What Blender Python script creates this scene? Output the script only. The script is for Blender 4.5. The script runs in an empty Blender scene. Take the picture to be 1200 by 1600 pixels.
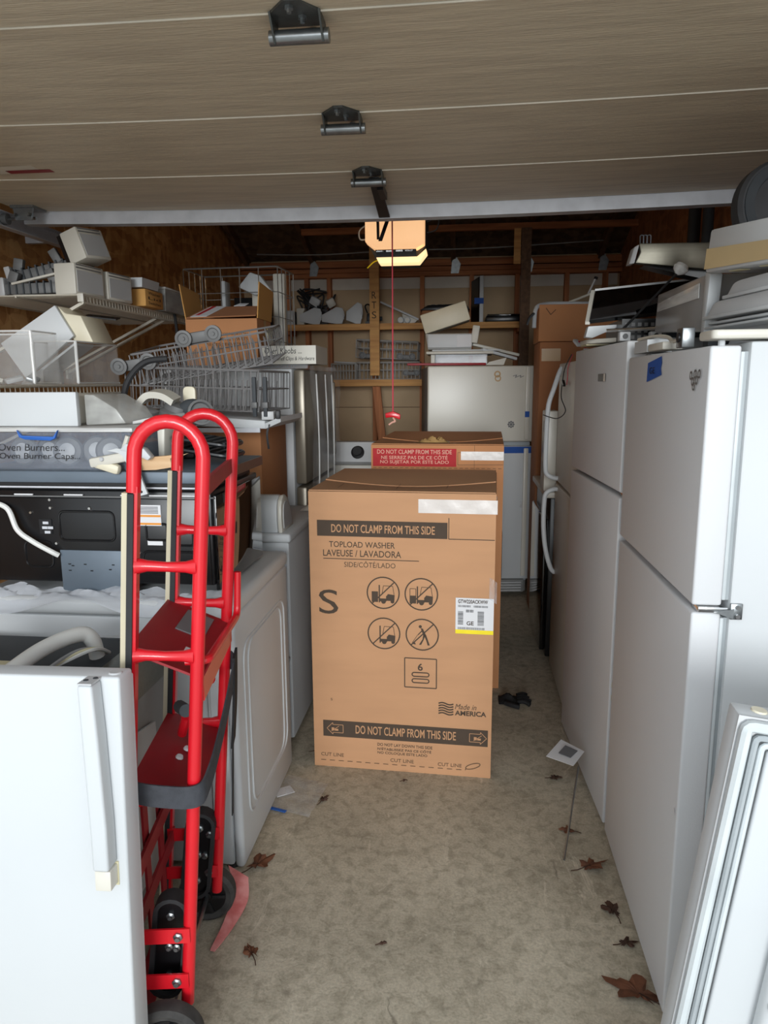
import bpy, bmesh, math, random
from mathutils import Vector, Matrix, Euler
random.seed(7)
PI = math.pi
SC = bpy.context.scene
COL = SC.collection

# ---------------------------------------------------------------- camera, sky, exposure
cam_data = bpy.data.cameras.new('camera')
cam_data.sensor_fit = 'VERTICAL'
cam_data.sensor_height = 32.0
cam_data.lens = 1120.0 / 1600.0 * 32.0
cam_data.clip_start = 0.02
cam = bpy.data.objects.new('camera', cam_data)
COL.objects.link(cam)
_p, _y, _r = math.radians(10.2), math.radians(6.3), math.radians(0.35)
_f = Vector((-math.sin(_y) * math.cos(_p), math.cos(_y) * math.cos(_p), -math.sin(_p)))
_r0 = Vector((math.cos(_y), math.sin(_y), 0))
_R = _r0 * math.cos(_r) - _r0.cross(_f) * math.sin(_r)
_U = _R.cross(_f)
_m = Matrix((_R, _U, -_f)).transposed().to_4x4()
_m.translation = Vector((0, 0, 1.533))
cam.matrix_world = _m
SC.camera = cam

world = bpy.data.worlds.new('overcast_sky')
SC.world = world
world.use_nodes = True
_bg = world.node_tree.nodes['Background']
_bg.inputs[0].default_value = (0.86, 0.94, 1.0, 1)
_bg.inputs[1].default_value = 1.02

# the sun behind thin cloud: very soft, low, from straight behind the camera
_sd = bpy.data.lights.new('veiled_sun', 'SUN')
_sd.energy = 1.85
_sd.angle = math.radians(22)
_sd.color = (0.95, 0.985, 1.0)
_so = bpy.data.objects.new('veiled_sun', _sd); COL.objects.link(_so)
_az, _el = math.radians(4), math.radians(6.5)
_dir = Vector((math.sin(_az) * math.cos(_el), -math.cos(_az) * math.cos(_el), math.sin(_el)))   # towards the sun
_so.rotation_euler = _dir.to_track_quat('Z', 'Y').to_euler()

SC.view_settings.view_transform = 'Standard'
SC.view_settings.look = 'None'
SC.view_settings.gamma = 1.0
SC.view_settings.use_curve_mapping = False
SC.view_settings.exposure = 0.38
try:
    SC.cycles.max_bounces = 14
    SC.cycles.diffuse_bounces = 8
    SC.cycles.transparent_max_bounces = 16
    SC.cycles.use_denoising = True
    SC.cycles.sample_clamp_indirect = 6.0
except Exception:
    pass

# ---------------------------------------------------------------- materials
def lin(c):
    return tuple(((v / 255.0) / 12.92 if v / 255.0 <= 0.04045 else ((v / 255.0 + 0.055) / 1.055) ** 2.4) for v in c)

def newmat(name):
    m = bpy.data.materials.new(name)
    m.use_nodes = True
    nt = m.node_tree
    return m, nt, nt.nodes['Principled BSDF']

def pm(name, col, rough=0.5, metal=0.0, var=0.06, scale=6.0, bump=0.0, bscale=80.0, stretch=(1, 1, 1), col2=None, coat=0.0):
    """plain procedural paint: two close tones mixed by noise, optional fine bump"""
    m, nt, b = newmat(name)
    c = lin(col)
    c2 = lin(col2) if col2 else tuple(v * (1 - var * 2.2) for v in c)
    tc = nt.nodes.new('ShaderNodeTexCoord')
    mp = nt.nodes.new('ShaderNodeMapping'); mp.inputs['Scale'].default_value = stretch
    nt.links.new(tc.outputs['Object'], mp.inputs['Vector'])
    n = nt.nodes.new('ShaderNodeTexNoise'); n.inputs['Scale'].default_value = scale; n.inputs['Detail'].default_value = 5
    nt.links.new(mp.outputs[0], n.inputs['Vector'])
    cr = nt.nodes.new('ShaderNodeValToRGB')
    cr.color_ramp.elements[0].position = 0.35; cr.color_ramp.elements[0].color = (*c2, 1)
    cr.color_ramp.elements[1].position = 0.62; cr.color_ramp.elements[1].color = (*c, 1)
    nt.links.new(n.outputs[0], cr.inputs[0]); nt.links.new(cr.outputs[0], b.inputs['Base Color'])
    b.inputs['Roughness'].default_value = rough
    b.inputs['Metallic'].default_value = metal
    if coat: b.inputs['Coat Weight'].default_value = coat
    if bump:
        n2 = nt.nodes.new('ShaderNodeTexNoise'); n2.inputs['Scale'].default_value = bscale; n2.inputs['Detail'].default_value = 3
        nt.links.new(mp.outputs[0], n2.inputs['Vector'])
        bp = nt.nodes.new('ShaderNodeBump'); bp.inputs['Strength'].default_value = bump; bp.inputs['Distance'].default_value = 0.004
        nt.links.new(n2.outputs[0], bp.inputs['Height']); nt.links.new(bp.outputs[0], b.inputs['Normal'])
    return m

def clear(name, col, fac, rough=0.12):
    """clear plastic: part see-through, part glossy"""
    m, nt, b = newmat(name)
    b.inputs['Base Color'].default_value = (*lin(col), 1)
    b.inputs['Roughness'].default_value = rough
    n = nt.nodes.new('ShaderNodeTexNoise'); n.inputs['Scale'].default_value = 2
    mr = nt.nodes.new('ShaderNodeMapRange')
    mr.inputs['From Min'].default_value = 0.3; mr.inputs['From Max'].default_value = 0.7
    mr.inputs['To Min'].default_value = fac * 0.75; mr.inputs['To Max'].default_value = fac * 1.25
    nt.links.new(n.outputs[0], mr.inputs['Value'])
    t = nt.nodes.new('ShaderNodeBsdfTransparent')
    mx = nt.nodes.new('ShaderNodeMixShader')
    nt.links.new(mr.outputs[0], mx.inputs[0]); nt.links.new(t.outputs[0], mx.inputs[1]); nt.links.new(b.outputs[0], mx.inputs[2])
    nt.links.new(mx.outputs[0], nt.nodes['Material Output'].inputs[0])
    return m

def glow(name, col, strength, base=(255, 220, 180)):
    m, nt, b = newmat(name)
    b.inputs['Base Color'].default_value = (*lin(base), 1)
    b.inputs['Emission Color'].default_value = (*lin(col), 1)
    b.inputs['Emission Strength'].default_value = strength
    return m

def concrete():
    m, nt, b = newmat('concrete')
    N, L = nt.nodes.new, nt.links.new
    tc = N('ShaderNodeTexCoord')
    def noise(s, d, st=(1, 1, 1), dist=0.0, rough=0.6):
        mp = N('ShaderNodeMapping'); mp.inputs['Scale'].default_value = st; L(tc.outputs['Object'], mp.inputs[0])
        n = N('ShaderNodeTexNoise'); n.inputs['Scale'].default_value = s; n.inputs['Detail'].default_value = d
        n.inputs['Roughness'].default_value = rough; n.inputs['Distortion'].default_value = dist
        L(mp.outputs[0], n.inputs['Vector']); return n.outputs[0]
    def ramp(x, stops):
        r = N('ShaderNodeValToRGB'); e = r.color_ramp.elements
        while len(e) < len(stops): e.new(0.5)
        for i, (p, c) in enumerate(stops): e[i].position = p; e[i].color = (*c, 1)
        L(x, r.inputs[0]); return r.outputs[0]
    def mix(f, a, c, mode='MIX'):
        x = N('ShaderNodeMix'); x.data_type = 'RGBA'; x.blend_type = mode
        if isinstance(f, float): x.inputs[0].default_value = f
        else: L(f, x.inputs[0])
        L(a, x.inputs[6]); 
        if isinstance(c, tuple): x.inputs[7].default_value = (*c, 1)
        else: L(c, x.inputs[7])
        return x.outputs[2]
    base = ramp(noise(1.7, 6), [(0.3, lin((176, 167, 148))), (0.5, lin((200, 190, 169))), (0.72, lin((216, 206, 185)))])
    fine = ramp(noise(140, 4), [(0.3, (0.55, 0.55, 0.55)), (0.6, (1, 1, 1))])
    c = mix(0.55, base, fine, 'MULTIPLY')
    mid = ramp(noise(26, 8, dist=0.6), [(0.36, (0.62, 0.61, 0.58)), (0.55, (1, 1, 1))])
    c = mix(0.75, c, mid, 'MULTIPLY')
    scuff = ramp(noise(9, 9, (1.0, 0.35, 1), 1.2, 0.75), [(0.60, (0, 0, 0)), (0.68, (1, 1, 1))])
    c = mix(scuff, c, lin((218, 208, 188)))
    stain = ramp(noise(3.1, 5, dist=0.8), [(0.30, (1, 1, 1)), (0.38, (0, 0, 0))])
    sm = N('ShaderNodeMath'); sm.operation = 'MULTIPLY'; L(stain, sm.inputs[0]); sm.inputs[1].default_value = 0.5
    c = mix(sm.outputs[0], c, lin((112, 103, 88)))
    vz = N('ShaderNodeTexVoronoi'); vz.feature = 'DISTANCE_TO_EDGE'; vz.inputs['Scale'].default_value = 1.15
    mpv = N('ShaderNodeMapping'); mpv.inputs['Scale'].default_value = (1.2, 0.55, 1)
    nv = N('ShaderNodeTexNoise'); nv.inputs['Scale'].default_value = 5; nv.inputs['Detail'].default_value = 6
    L(tc.outputs['Object'], nv.inputs['Vector'])
    ad = N('ShaderNodeVectorMath'); ad.operation = 'MULTIPLY_ADD'; L(nv.outputs['Color'], ad.inputs[0]); ad.inputs[1].default_value = (0.16, 0.16, 0); L(tc.outputs['Object'], ad.inputs[2])
    L(ad.outputs[0], mpv.inputs[0]); L(mpv.outputs[0], vz.inputs['Vector'])
    crack = ramp(vz.outputs['Distance'], [(0.0, (0.6, 0.6, 0.6)), (0.004, (0, 0, 0))])
    gate = ramp(noise(2.3, 2), [(0.60, (0, 0, 0)), (0.66, (1, 1, 1))])
    cg = N('ShaderNodeMath'); cg.operation = 'MULTIPLY'; L(crack, cg.inputs[0]); L(gate, cg.inputs[1])
    c = mix(cg.outputs[0], c, lin((74, 66, 54)))
    L(c, b.inputs['Base Color']); b.inputs['Roughness'].default_value = 0.75
    bp = N('ShaderNodeBump'); bp.inputs['Strength'].default_value = 0.35; bp.inputs['Distance'].default_value = 0.004
    L(noise(70, 6), bp.inputs['Height']); L(bp.outputs[0], b.inputs['Normal'])
    return m

def flakes(name, dark, midc, light):
    """oriented strand board"""
    m, nt, b = newmat(name)
    N, L = nt.nodes.new, nt.links.new
    tc = N('ShaderNodeTexCoord'); outs = []
    for sc, rot in (((9, 9, 22), 0.5), ((20, 20, 8), -0.7)):
        mp = N('ShaderNodeMapping'); mp.inputs['Scale'].default_value = sc; mp.inputs['Rotation'].default_value = (rot, 0, rot * 0.4)
        L(tc.outputs['Object'], mp.inputs[0])
        v = N('ShaderNodeTexVoronoi'); v.inputs['Scale'].default_value = 1.0; L(mp.outputs[0], v.inputs['Vector'])
        s = N('ShaderNodeSeparateColor'); L(v.outputs['Color'], s.inputs[0]); outs.append(s.outputs[0])
    mx = N('ShaderNodeMath'); mx.operation = 'ADD'; L(outs[0], mx.inputs[0]); L(outs[1], mx.inputs[1])
    hf = N('ShaderNodeMath'); hf.operation = 'MULTIPLY'; hf.inputs[1].default_value = 0.5; L(mx.outputs[0], hf.inputs[0])
    r = N('ShaderNodeValToRGB'); e = r.color_ramp.elements; e.new(0.5)
    for i, (p, c) in enumerate(((0.15, dark), (0.5, midc), (0.92, light))): e[i].position = p; e[i].color = (*lin(c), 1)
    L(hf.outputs[0], r.inputs[0]); L(r.outputs[0], b.inputs['Base Color'])
    b.inputs['Roughness'].default_value = 0.8
    return m

def wood(name, c1, c2, axis=0, rough=0.75):
    st = [14, 14, 14]; st[axis] = 0.9
    return pm(name, c1, rough, 0, 0, 2.2, 0.25, 9, tuple(st), col2=c2)

MT = dict(
    concrete=concrete(),
    driveway=pm('driveway_concrete', (190, 187, 180), 0.85, 0, 0.05, 3.0, 0.2, 60),
    osb_left=flakes('osb_orange', (168, 116, 66), (200, 148, 92), (224, 176, 118)),
    osb_right=flakes('osb_red', (146, 98, 66), (168, 116, 80), (184, 132, 94)),
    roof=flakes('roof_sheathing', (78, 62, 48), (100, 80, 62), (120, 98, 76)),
    sheath=pm('wall_sheathing', (198, 172, 138), 0.85, 0, 0.05, 3, 0.1),
    strip=pm('pale_strip', (222, 216, 204), 0.8, 0, 0.04),
    stud=wood('stud_wood', (192, 124, 80), (158, 98, 62), 2),
    plate=wood('plate_wood', (186, 118, 74), (152, 92, 56), 0),
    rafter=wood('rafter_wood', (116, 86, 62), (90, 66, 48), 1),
    plank=wood('shelf_wood', (222, 168, 104), (196, 140, 84), 0),
    pale_wood=wood('pale_wood', (224, 190, 150), (200, 160, 118), 0),
    door=pm('door_panel_paint', (214, 200, 176), 0.5, 0, 0, 3.0, 0.5, 16, (1.2, 16, 10), col2=(196, 182, 160)),
    door_lip=pm('lit_lip_and_label_tone', (232, 224, 208), 0.45),  # paler than the door: seam light put into the lip colour; also label base
    steel=pm('galvanised_steel', (206, 208, 214), 0.38, 0.1, 0.06, 14),
    zinc=pm('zinc_hardware', (150, 154, 156), 0.32, 0.9, 0.1, 30),
    chrome=pm('chrome', (220, 220, 220), 0.15, 1.0, 0.02),
    dkmetal=pm('dark_metal', (48, 48, 50), 0.4, 0.6, 0.1, 20),
    hinge_metal=pm('dull_hinge_steel', (92, 95, 94), 0.4, 0.6, 0.12, 30),
    white=pm('white_enamel', (200, 203, 205), 0.52, 0, 0.012, 2.5, 0.02, 300),
    white_warm=pm('aged_white_enamel', (213, 209, 198), 0.35, 0, 0.015, 2.5),
    fridge=pm('textured_white_enamel', (212, 213, 215), 0.55, 0, 0.012, 2.0, 0.10, 260),
    fgray=pm('gray_cabinet_paint', (140, 140, 138), 0.5),
    offwhite=pm('off_white_plastic', (208, 204, 193), 0.45, 0, 0.02),
    cream=pm('cream_plastic', (222, 214, 190), 0.45, 0, 0.03),
    gasket=pm('gasket_vinyl', (206, 212, 214), 0.5),
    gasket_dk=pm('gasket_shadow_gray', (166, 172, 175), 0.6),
    black=pm('black_enamel', (22, 22, 24), 0.28, 0, 0.1, 4),
    blackgloss=pm('black_glass', (10, 10, 11), 0.04, 0, 0.05, 4, coat=0.6),
    blackplastic=pm('black_plastic', (34, 34, 36), 0.5, 0, 0.1),
    rubber=pm('rubber', (40, 40, 42), 0.75, 0, 0.12, 18, 0.1),
    rubber_worn=pm('worn_rubber', (70, 68, 66), 0.85, 0, 0.2, 26),
    bluegray=pm('blue_gray_plate', (104, 116, 128), 0.5, 0.2),
    dkgray=pm('dark_gray_pad', (64, 68, 72), 0.7, 0, 0.08),
    gray=pm('gray_plastic', (104, 104, 104), 0.5, 0, 0.06),
    gray_rack=pm('gray_coated_wire', (168, 164, 158), 0.45, 0, 0.05),
    dkgray_rack=pm('dark_gray_coated_wire', (122, 120, 120), 0.45, 0, 0.05),
    white_wire=pm('white_coated_wire', (206, 200, 186), 0.4, 0, 0.03),
    chrome_wire=pm('chrome_wire', (170, 170, 168), 0.3, 0.7),
    red=pm('red_enamel', (214, 24, 38), 0.3, 0, 0.04, 8, coat=0.3),
    red_dull=pm('dull_red_paint', (150, 24, 34), 0.5, 0, 0.08, 8),
    pink=pm('worn_red_plate', (226, 150, 146), 0.6, 0, 0.2, 22, col2=(204, 104, 102)),
    strip_wood=pm('gray_wood_strip', (196, 186, 160), 0.7, 0, 0.05, 6),
    card=pm('cardboard', (191, 144, 106), 0.85, 0, 0.03, 3.0, 0.06, 120, (1, 1, 6)),
    card_dk=pm('brown_cardboard', (190, 132, 88), 0.85, 0, 0.04, 3.0, 0.06, 120),
    card_old=pm('old_cardboard', (172, 116, 78), 0.9, 0, 0.05, 3.0),
    card_yel=pm('yellow_cardboard', (208, 156, 88), 0.85, 0, 0.03, 3.0),
    ink=pm('brown_ink', (72, 58, 46), 0.8, 0, 0.04, 20),
    ink_soft=pm('faded_brown_ink', (104, 80, 60), 0.85, 0, 0.04, 20),
    ink_red=pm('red_ink', (178, 34, 40), 0.75, 0, 0.05, 20),
    ink_pink=pm('unprinted_board_letters', (224, 170, 150), 0.85, 0, 0.02),
    paper=pm('white_paper', (218, 218, 220), 0.7, 0, 0.01),
    tape=pm('clear_white_tape', (222, 214, 208), 0.25, 0, 0.05, 9, 0.2, 40),
    tape_tan=pm('tan_tape', (190, 152, 100), 0.3, 0, 0.05),
    blue=pm('blue_tape', (30, 84, 170), 0.7, 0, 0.05),
    blue_latch=pm('blue_plastic', (44, 100, 186), 0.4, 0, 0.04),
    yellow=pm('yellow_print', (244, 222, 20), 0.6),
    orange=pm('orange_print', (232, 150, 50), 0.6),
    grayprint=pm('gray_print', (110, 110, 112), 0.7),
    blackink=pm('black_marker', (26, 24, 28), 0.7),
    web=pm('gray_webbing', (62, 64, 70), 0.8, 0, 0.1, 60, 0.2, 300),
    web_dk=pm('black_webbing', (30, 30, 32), 0.8, 0, 0.1, 60, 0.2, 300),
    stainless=pm('brushed_stainless', (124, 120, 108), 0.34, 0.9, 0.05, 3, 0.1, 40, (1, 30, 30)),
    film=clear('plastic_film', (226, 230, 236), 0.22, 0.18),
    film_dense=clear('crumpled_film', (226, 230, 238), 0.5, 0.15),
    film_door=pm('film_covered_steel', (128, 120, 106), 0.3, 0.35, 0.06, 5),
    clear=clear('clear_plastic', (214, 214, 212), 0.11, 0.10),
    clear_edge=clear('clear_plastic_edge', (240, 240, 238), 0.62, 0.10),
    frost=clear('frosted_plastic', (206, 206, 202), 0.5, 0.3),
    clear_blue=clear('clear_bluish_plastic', (170, 178, 192), 0.2, 0.15),
    hood_gray=pm('smoky_gray_plastic', (150, 148, 146), 0.25, 0, 0.03),
    tanpaint=pm('tan_band', (206, 182, 138), 0.6, 0, 0.03),
    graypl=pm('light_gray_plastic', (188, 189, 190), 0.4, 0, 0.02),
    drum=pm('dark_tinted_lid', (52, 56, 60), 0.15, 0, 0.1, 6, coat=0.5),
    leaf=pm('dry_leaf', (112, 68, 44), 0.8, 0, 0.2, 40),
    leaf_dk=pm('dark_dry_leaf', (74, 48, 34), 0.8, 0, 0.2, 40),
    lens=glow('lit_lens', (255, 196, 140), 0.62),
    lens_hot=glow('lit_lens_bright', (255, 214, 156), 0.95),
    bulb=glow('bulb', (255, 200, 130), 30.0),
    sticker=pm('cream_sticker', (214, 206, 170), 0.6),
    cordwhite=pm('white_cord', (226, 226, 222), 0.5),
    cordgray=pm('gray_cord', (150, 150, 150), 0.45),
    redcord=pm('red_cord', (206, 70, 84), 0.6),
)

# ---------------------------------------------------------------- mesh helpers
INV = {}

def _root(o):
    while o.parent is not None: o = o.parent
    return o

def tag(o, label, cat, group=None, kind=None):
    if label: o['label'] = label
    if cat: o['category'] = cat
    if group: o['group'] = group
    if kind: o['kind'] = kind
    return o

def thing(name, label, cat, loc=(0, 0, 0), rot=(0, 0, 0), group=None):
    o = bpy.data.objects.new(name, None)
    o.empty_display_size = 0.05
    COL.objects.link(o)
    o.location = loc; o.rotation_euler = rot
    INV[o.name] = (Matrix.Translation(Vector(loc)) @ Euler(rot).to_matrix().to_4x4()).inverted()
    return tag(o, label, cat, group)

def copy_tree(o, parent=None, loc=None, rot=None, label=None):
    c = o.copy(); COL.objects.link(c); c.parent = parent
    if loc is not None: c.location = loc
    if rot is not None: c.rotation_euler = rot
    if label: c['label'] = label
    for ch in o.children: copy_tree(ch, c)
    return c

class M:
    """collects shapes and links them as ONE mesh object"""
    def __init__(s): s.v = []; s.f = []
    def add(s, vs, fs):
        k = len(s.v); s.v += [Vector(p) for p in vs]; s.f += [tuple(i + k for i in f) for f in fs]; return s
    def box(s, x0, x1, y0, y1, z0, z1):
        return s.add([(x0, y0, z0), (x1, y0, z0), (x1, y1, z0), (x0, y1, z0), (x0, y0, z1), (x1, y0, z1), (x1, y1, z1), (x0, y1, z1)],
                     [(0, 3, 2, 1), (4, 5, 6, 7), (0, 1, 5, 4), (1, 2, 6, 5), (2, 3, 7, 6), (3, 0, 4, 7)])
    def obox(s, c, size, rot=(0, 0, 0)):
        k = len(s.v); hx, hy, hz = [a / 2 for a in size]
        s.box(-hx, hx, -hy, hy, -hz, hz)
        R = Euler(rot).to_matrix(); c = Vector(c)
        for i in range(k, len(s.v)): s.v[i] = R @ s.v[i] + c
        return s
    def prism(s, pts, vec):
        n = len(pts); vec = Vector(vec); a = [Vector(p) for p in pts]
        nrm = sum(((a[i] - a[0]).cross(a[(i + 1) % n] - a[0]) for i in range(1, n - 1)), Vector())
        if nrm.dot(vec) > 0: a = a[::-1]
        return s.add(a + [p + vec for p in a], [tuple(range(n)), tuple(range(2 * n - 1, n - 1, -1))] + [(i, i + n, (i + 1) % n + n, (i + 1) % n) for i in range(n)])
    def tube(s, pts, r, n=8, closed=False, cap=True):
        P = [Vector(p) for p in pts]; k = len(s.v); L = len(P)
        if L < 2: return s
        T = []
        for i in range(L):
            a = P[i - 1] if (i or closed) else P[i]; b = P[(i + 1) % L] if (i < L - 1 or closed) else P[i]
            t = b - a; T.append(t.normalized() if t.length > 1e-9 else Vector((0, 0, 1)))
        u = T[0].orthogonal().normalized()
        for i in range(L):
            u = (u - T[i] * u.dot(T[i])); u = u.normalized() if u.length > 1e-6 else T[i].orthogonal().normalized()
            w = T[i].cross(u); rr = r[i] if isinstance(r, (list, tuple)) else r
            for j in range(n):
                a = 2 * PI * j / n; s.v.append(P[i] + (u * math.cos(a) + w * math.sin(a)) * rr)
        for i in range(L if closed else L - 1):
            a = k + i * n; b = k + ((i + 1) % L) * n
            for j in range(n): s.f.append((a + j, a + (j + 1) % n, b + (j + 1) % n, b + j))
        if cap and not closed:
            s.f.append(tuple(k + j for j in range(n - 1, -1, -1))); s.f.append(tuple(k + (L - 1) * n + j for j in range(n)))
        return s
    def rod(s, p, q, r, n=8): return s.tube([p, q], r, n)
    def ribbon(s, pts, wvec, th):
        """flat strap: path pts, width vector(s) wvec, thickness th"""
        P = [Vector(p) for p in pts]; k = len(s.v); L = len(P)
        for i in range(L):
            w = Vector(wvec[i] if isinstance(wvec, list) else wvec)
            t = (P[min(i + 1, L - 1)] - P[max(i - 1, 0)]).normalized(); n = t.cross(w).normalized() * th / 2
            s.v += [P[i] - w / 2 - n, P[i] + w / 2 - n, P[i] + w / 2 + n, P[i] - w / 2 + n]
        for i in range(L - 1):
            a = k + 4 * i; b = a + 4
            for j in range(4): s.f.append((a + j, a + (j + 1) % 4, b + (j + 1) % 4, b + j))
        s.f.append((k + 3, k + 2, k + 1, k)); e = k + 4 * (L - 1); s.f.append((e, e + 1, e + 2, e + 3))
        return s
    def lathe(s, prof, c=(0, 0, 0), axis=(0, 0, 1), n=24):
        k = len(s.v); ax = Vector(axis).normalized(); u = ax.orthogonal().normalized(); w = ax.cross(u); c = Vector(c)
        for (r, h) in prof:
            for j in range(n):
                a = 2 * PI * j / n; s.v.append(c + ax * h + (u * math.cos(a) + w * math.sin(a)) * max(r, 1e-4))
        for i in range(len(prof) - 1):
            for j in range(n):
                s.f.append((k + i * n + j, k + i * n + (j + 1) % n, k + (i + 1) * n + (j + 1) % n, k + (i + 1) * n + j))
        s.f.append(tuple(k + j for j in range(n - 1, -1, -1))); e = k + (len(prof) - 1) * n; s.f.append(tuple(e + j for j in range(n)))
        return s
    def grid(s, fn, nu, nv):
        k = len(s.v)
        for j in range(nv + 1):
            for i in range(nu + 1): s.v.append(Vector(fn(i / nu, j / nv)))
        for j in range(nv):
            for i in range(nu):
                a = k + j * (nu + 1) + i; s.f.append((a, a + 1, a + nu + 2, a + nu + 1))
        return s
    def xf(s, mat):
        s.v = [mat @ p for p in s.v]; return s
    def build(s, name, mat, parent=None, w=False, bevel=0.0, seg=2, kind=None, base=None, solid=0.0):
        me = bpy.data.meshes.new(name)
        vs = s.v; loc = Vector((0, 0, 0))
        if w and parent is not None:
            i = INV[_root(parent).name]; vs = [i @ p for p in vs]
        if parent is None:
            if base is None:
                xs = [p.x for p in vs]; ys = [p.y for p in vs]; zs = [p.z for p in vs]
                loc = Vector(((min(xs) + max(xs)) / 2, (min(ys) + max(ys)) / 2, min(zs)))
            else: loc = Vector(base)
            vs = [p - loc for p in vs]
        me.from_pydata([tuple(p) for p in vs], [], s.f)
        bm = bmesh.new(); bm.from_mesh(me)
        if solid:
            bmesh.ops.solidify(bm, geom=bm.faces[:], thickness=solid)
        bmesh.ops.recalc_face_normals(bm, faces=bm.faces[:])
        if bevel:
            es = [e for e in bm.edges if len(e.link_faces) == 2 and e.calc_face_angle(0) > 0.5]
            bmesh.ops.bevel(bm, geom=es, offset=bevel, offset_type='OFFSET', segments=seg, profile=0.5, affect='EDGES', clamp_overlap=True)
        for fc in bm.faces: fc.smooth = True
        for e in bm.edges:
            e.smooth = len(e.link_faces) == 2 and e.calc_face_angle(0) < 0.62
        bm.to_mesh(me); bm.free()
        me.materials.append(MT[mat] if isinstance(mat, str) else mat)
        o = bpy.data.objects.new(name, me); COL.objects.link(o)
        o.location = loc
        if parent is not None: o.parent = parent
        else: INV[o.name] = Matrix.Translation(loc).inverted()
        if kind: o['kind'] = kind
        return o

def one(m, name, mat, label, cat, group=None, bevel=0.0, rot=None, seg=2, kind=None):
    """a thing that is one mesh"""
    return tag(m.build(name, mat, None, bevel=bevel, seg=seg), label, cat, group, kind)

def fillet(pts, r, n=5, closed=False):
    """round the corners of a polyline"""
    P = [Vector(p) for p in pts]; out = []; L = len(P)
    for i in range(L):
        if not closed and i in (0, L - 1): out.append(P[i]); continue
        a, b, c = P[i - 1], P[i], P[(i + 1) % L]
        d1 = (a - b); d2 = (c - b); rr = min(r, d1.length * 0.49, d2.length * 0.49)
        p = b + d1.normalized() * rr; q = b + d2.normalized() * rr
        for k in range(n + 1):
            t = k / n; out.append(p * (1 - t) ** 2 + b * 2 * t * (1 - t) + q * t * t)
    return out

def spline(pts, n=8):
    P = [Vector(p) for p in pts]; out = []
    for i in range(len(P) - 1):
        p0 = P[max(i - 1, 0)]; p1 = P[i]; p2 = P[i + 1]; p3 = P[min(i + 2, len(P) - 1)]
        for k in range(n):
            t = k / n
            out.append(0.5 * (2 * p1 + (p2 - p0) * t + (2 * p0 - 5 * p1 + 4 * p2 - p3) * t * t + (3 * p1 - p0 - 3 * p2 + p3) * t ** 3))
    out.append(P[-1]); return out

class Face:
    """a flat face to print on: origin, u, v in the thing's own coordinates"""
    def __init__(s, o, u, v, lift=0.0012):
        s.o = Vector(o); s.u = Vector(u).normalized(); s.v = Vector(v).normalized(); s.n = s.u.cross(s.v); s.l = lift
    def p(s, a, b, k=1): return s.o + s.u * a + s.v * b + s.n * s.l * k
    def poly(s, m, pts, k=1):
        m.add([s.p(a, b, k) for a, b in pts], [tuple(range(len(pts)))]); return m
    def rect(s, m, a0, b0, a1, b1, k=1): return s.poly(m, [(a0, b0), (a1, b0), (a1, b1), (a0, b1)], k)
    def line(s, m, p, q, w, k=1):
        d = Vector((q[0] - p[0], q[1] - p[1])); d.normalize(); n = Vector((-d.y, d.x)) * w / 2
        return s.poly(m, [(p[0] + n.x, p[1] + n.y), (p[0] - n.x, p[1] - n.y), (q[0] - n.x, q[1] - n.y), (q[0] + n.x, q[1] + n.y)], k)
    def path(s, m, pts, w, k=1, closed=False):
        for i in range(len(pts) - (0 if closed else 1)): s.line(m, pts[i], pts[(i + 1) % len(pts)], w, k)
        return m
    def ring(s, m, c, r, w, n=36, k=1):
        vs = []
        for j in range(n):
            a = 2 * PI * j / n
            for rr in (r - w / 2, r + w / 2): vs.append(s.p(c[0] + rr * math.cos(a), c[1] + rr * math.sin(a), k))
        m.add(vs, [(2 * j, 2 * j + 1, (2 * j + 3) % (2 * n), (2 * j + 2) % (2 * n)) for j in range(n)]); return m
    def disc(s, m, c, r, n=16, k=1):
        return s.poly(m, [(c[0] + r * math.cos(2 * PI * j / n), c[1] + r * math.sin(2 * PI * j / n)) for j in range(n)], k)
    def text(s, name, txt, a0, b0, a1, b1, mat, parent, k=1, bold=0.0, shear=0.0, spacing=1.0, w=False, slope=0.0):
        cu = bpy.data.curves.new('font', 'FONT'); cu.body = txt; cu.size = 1; cu.offset = bold; cu.shear = shear
        cu.space_character = spacing; cu.resolution_u = 3
        t = bpy.data.objects.new('font', cu); COL.objects.link(t)
        dg = bpy.context.evaluated_depsgraph_get()
        me0 = bpy.data.meshes.new_from_object(t.evaluated_get(dg))
        vs = [v.co.copy() for v in me0.vertices]; fs = [tuple(p.vertices) for p in me0.polygons]
        bpy.data.objects.remove(t); bpy.data.curves.remove(cu); bpy.data.meshes.remove(me0)
        if not vs: return None
        x0 = min(v.x for v in vs); x1 = max(v.x for v in vs); y0 = min(v.y for v in vs); y1 = max(v.y for v in vs)
        sx = (a1 - a0) / max(x1 - x0, 1e-6); sy = (b1 - b0) / max(y1 - y0, 1e-6)
        m = M(); m.add([s.p(a0 + (v.x - x0) * sx, b0 + (v.y - y0) * sy + slope * (v.x - x0) * sx, k) for v in vs], fs)
        return m.build(name, mat, parent, w=w)
# ================================================================ THE SETTING
XL, XR, YB, YF = -2.12, 1.40, 7.00, 1.00     # inner wall faces, opening at YF
ZP = 2.60                                    # top of the wall plates
RZ, RY = 3.75, 4.0                           # ridge
def struct(m, name, mat, **kw):
    o = m.build(name, mat, None, **kw); o['kind'] = 'structure'; return o

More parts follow.
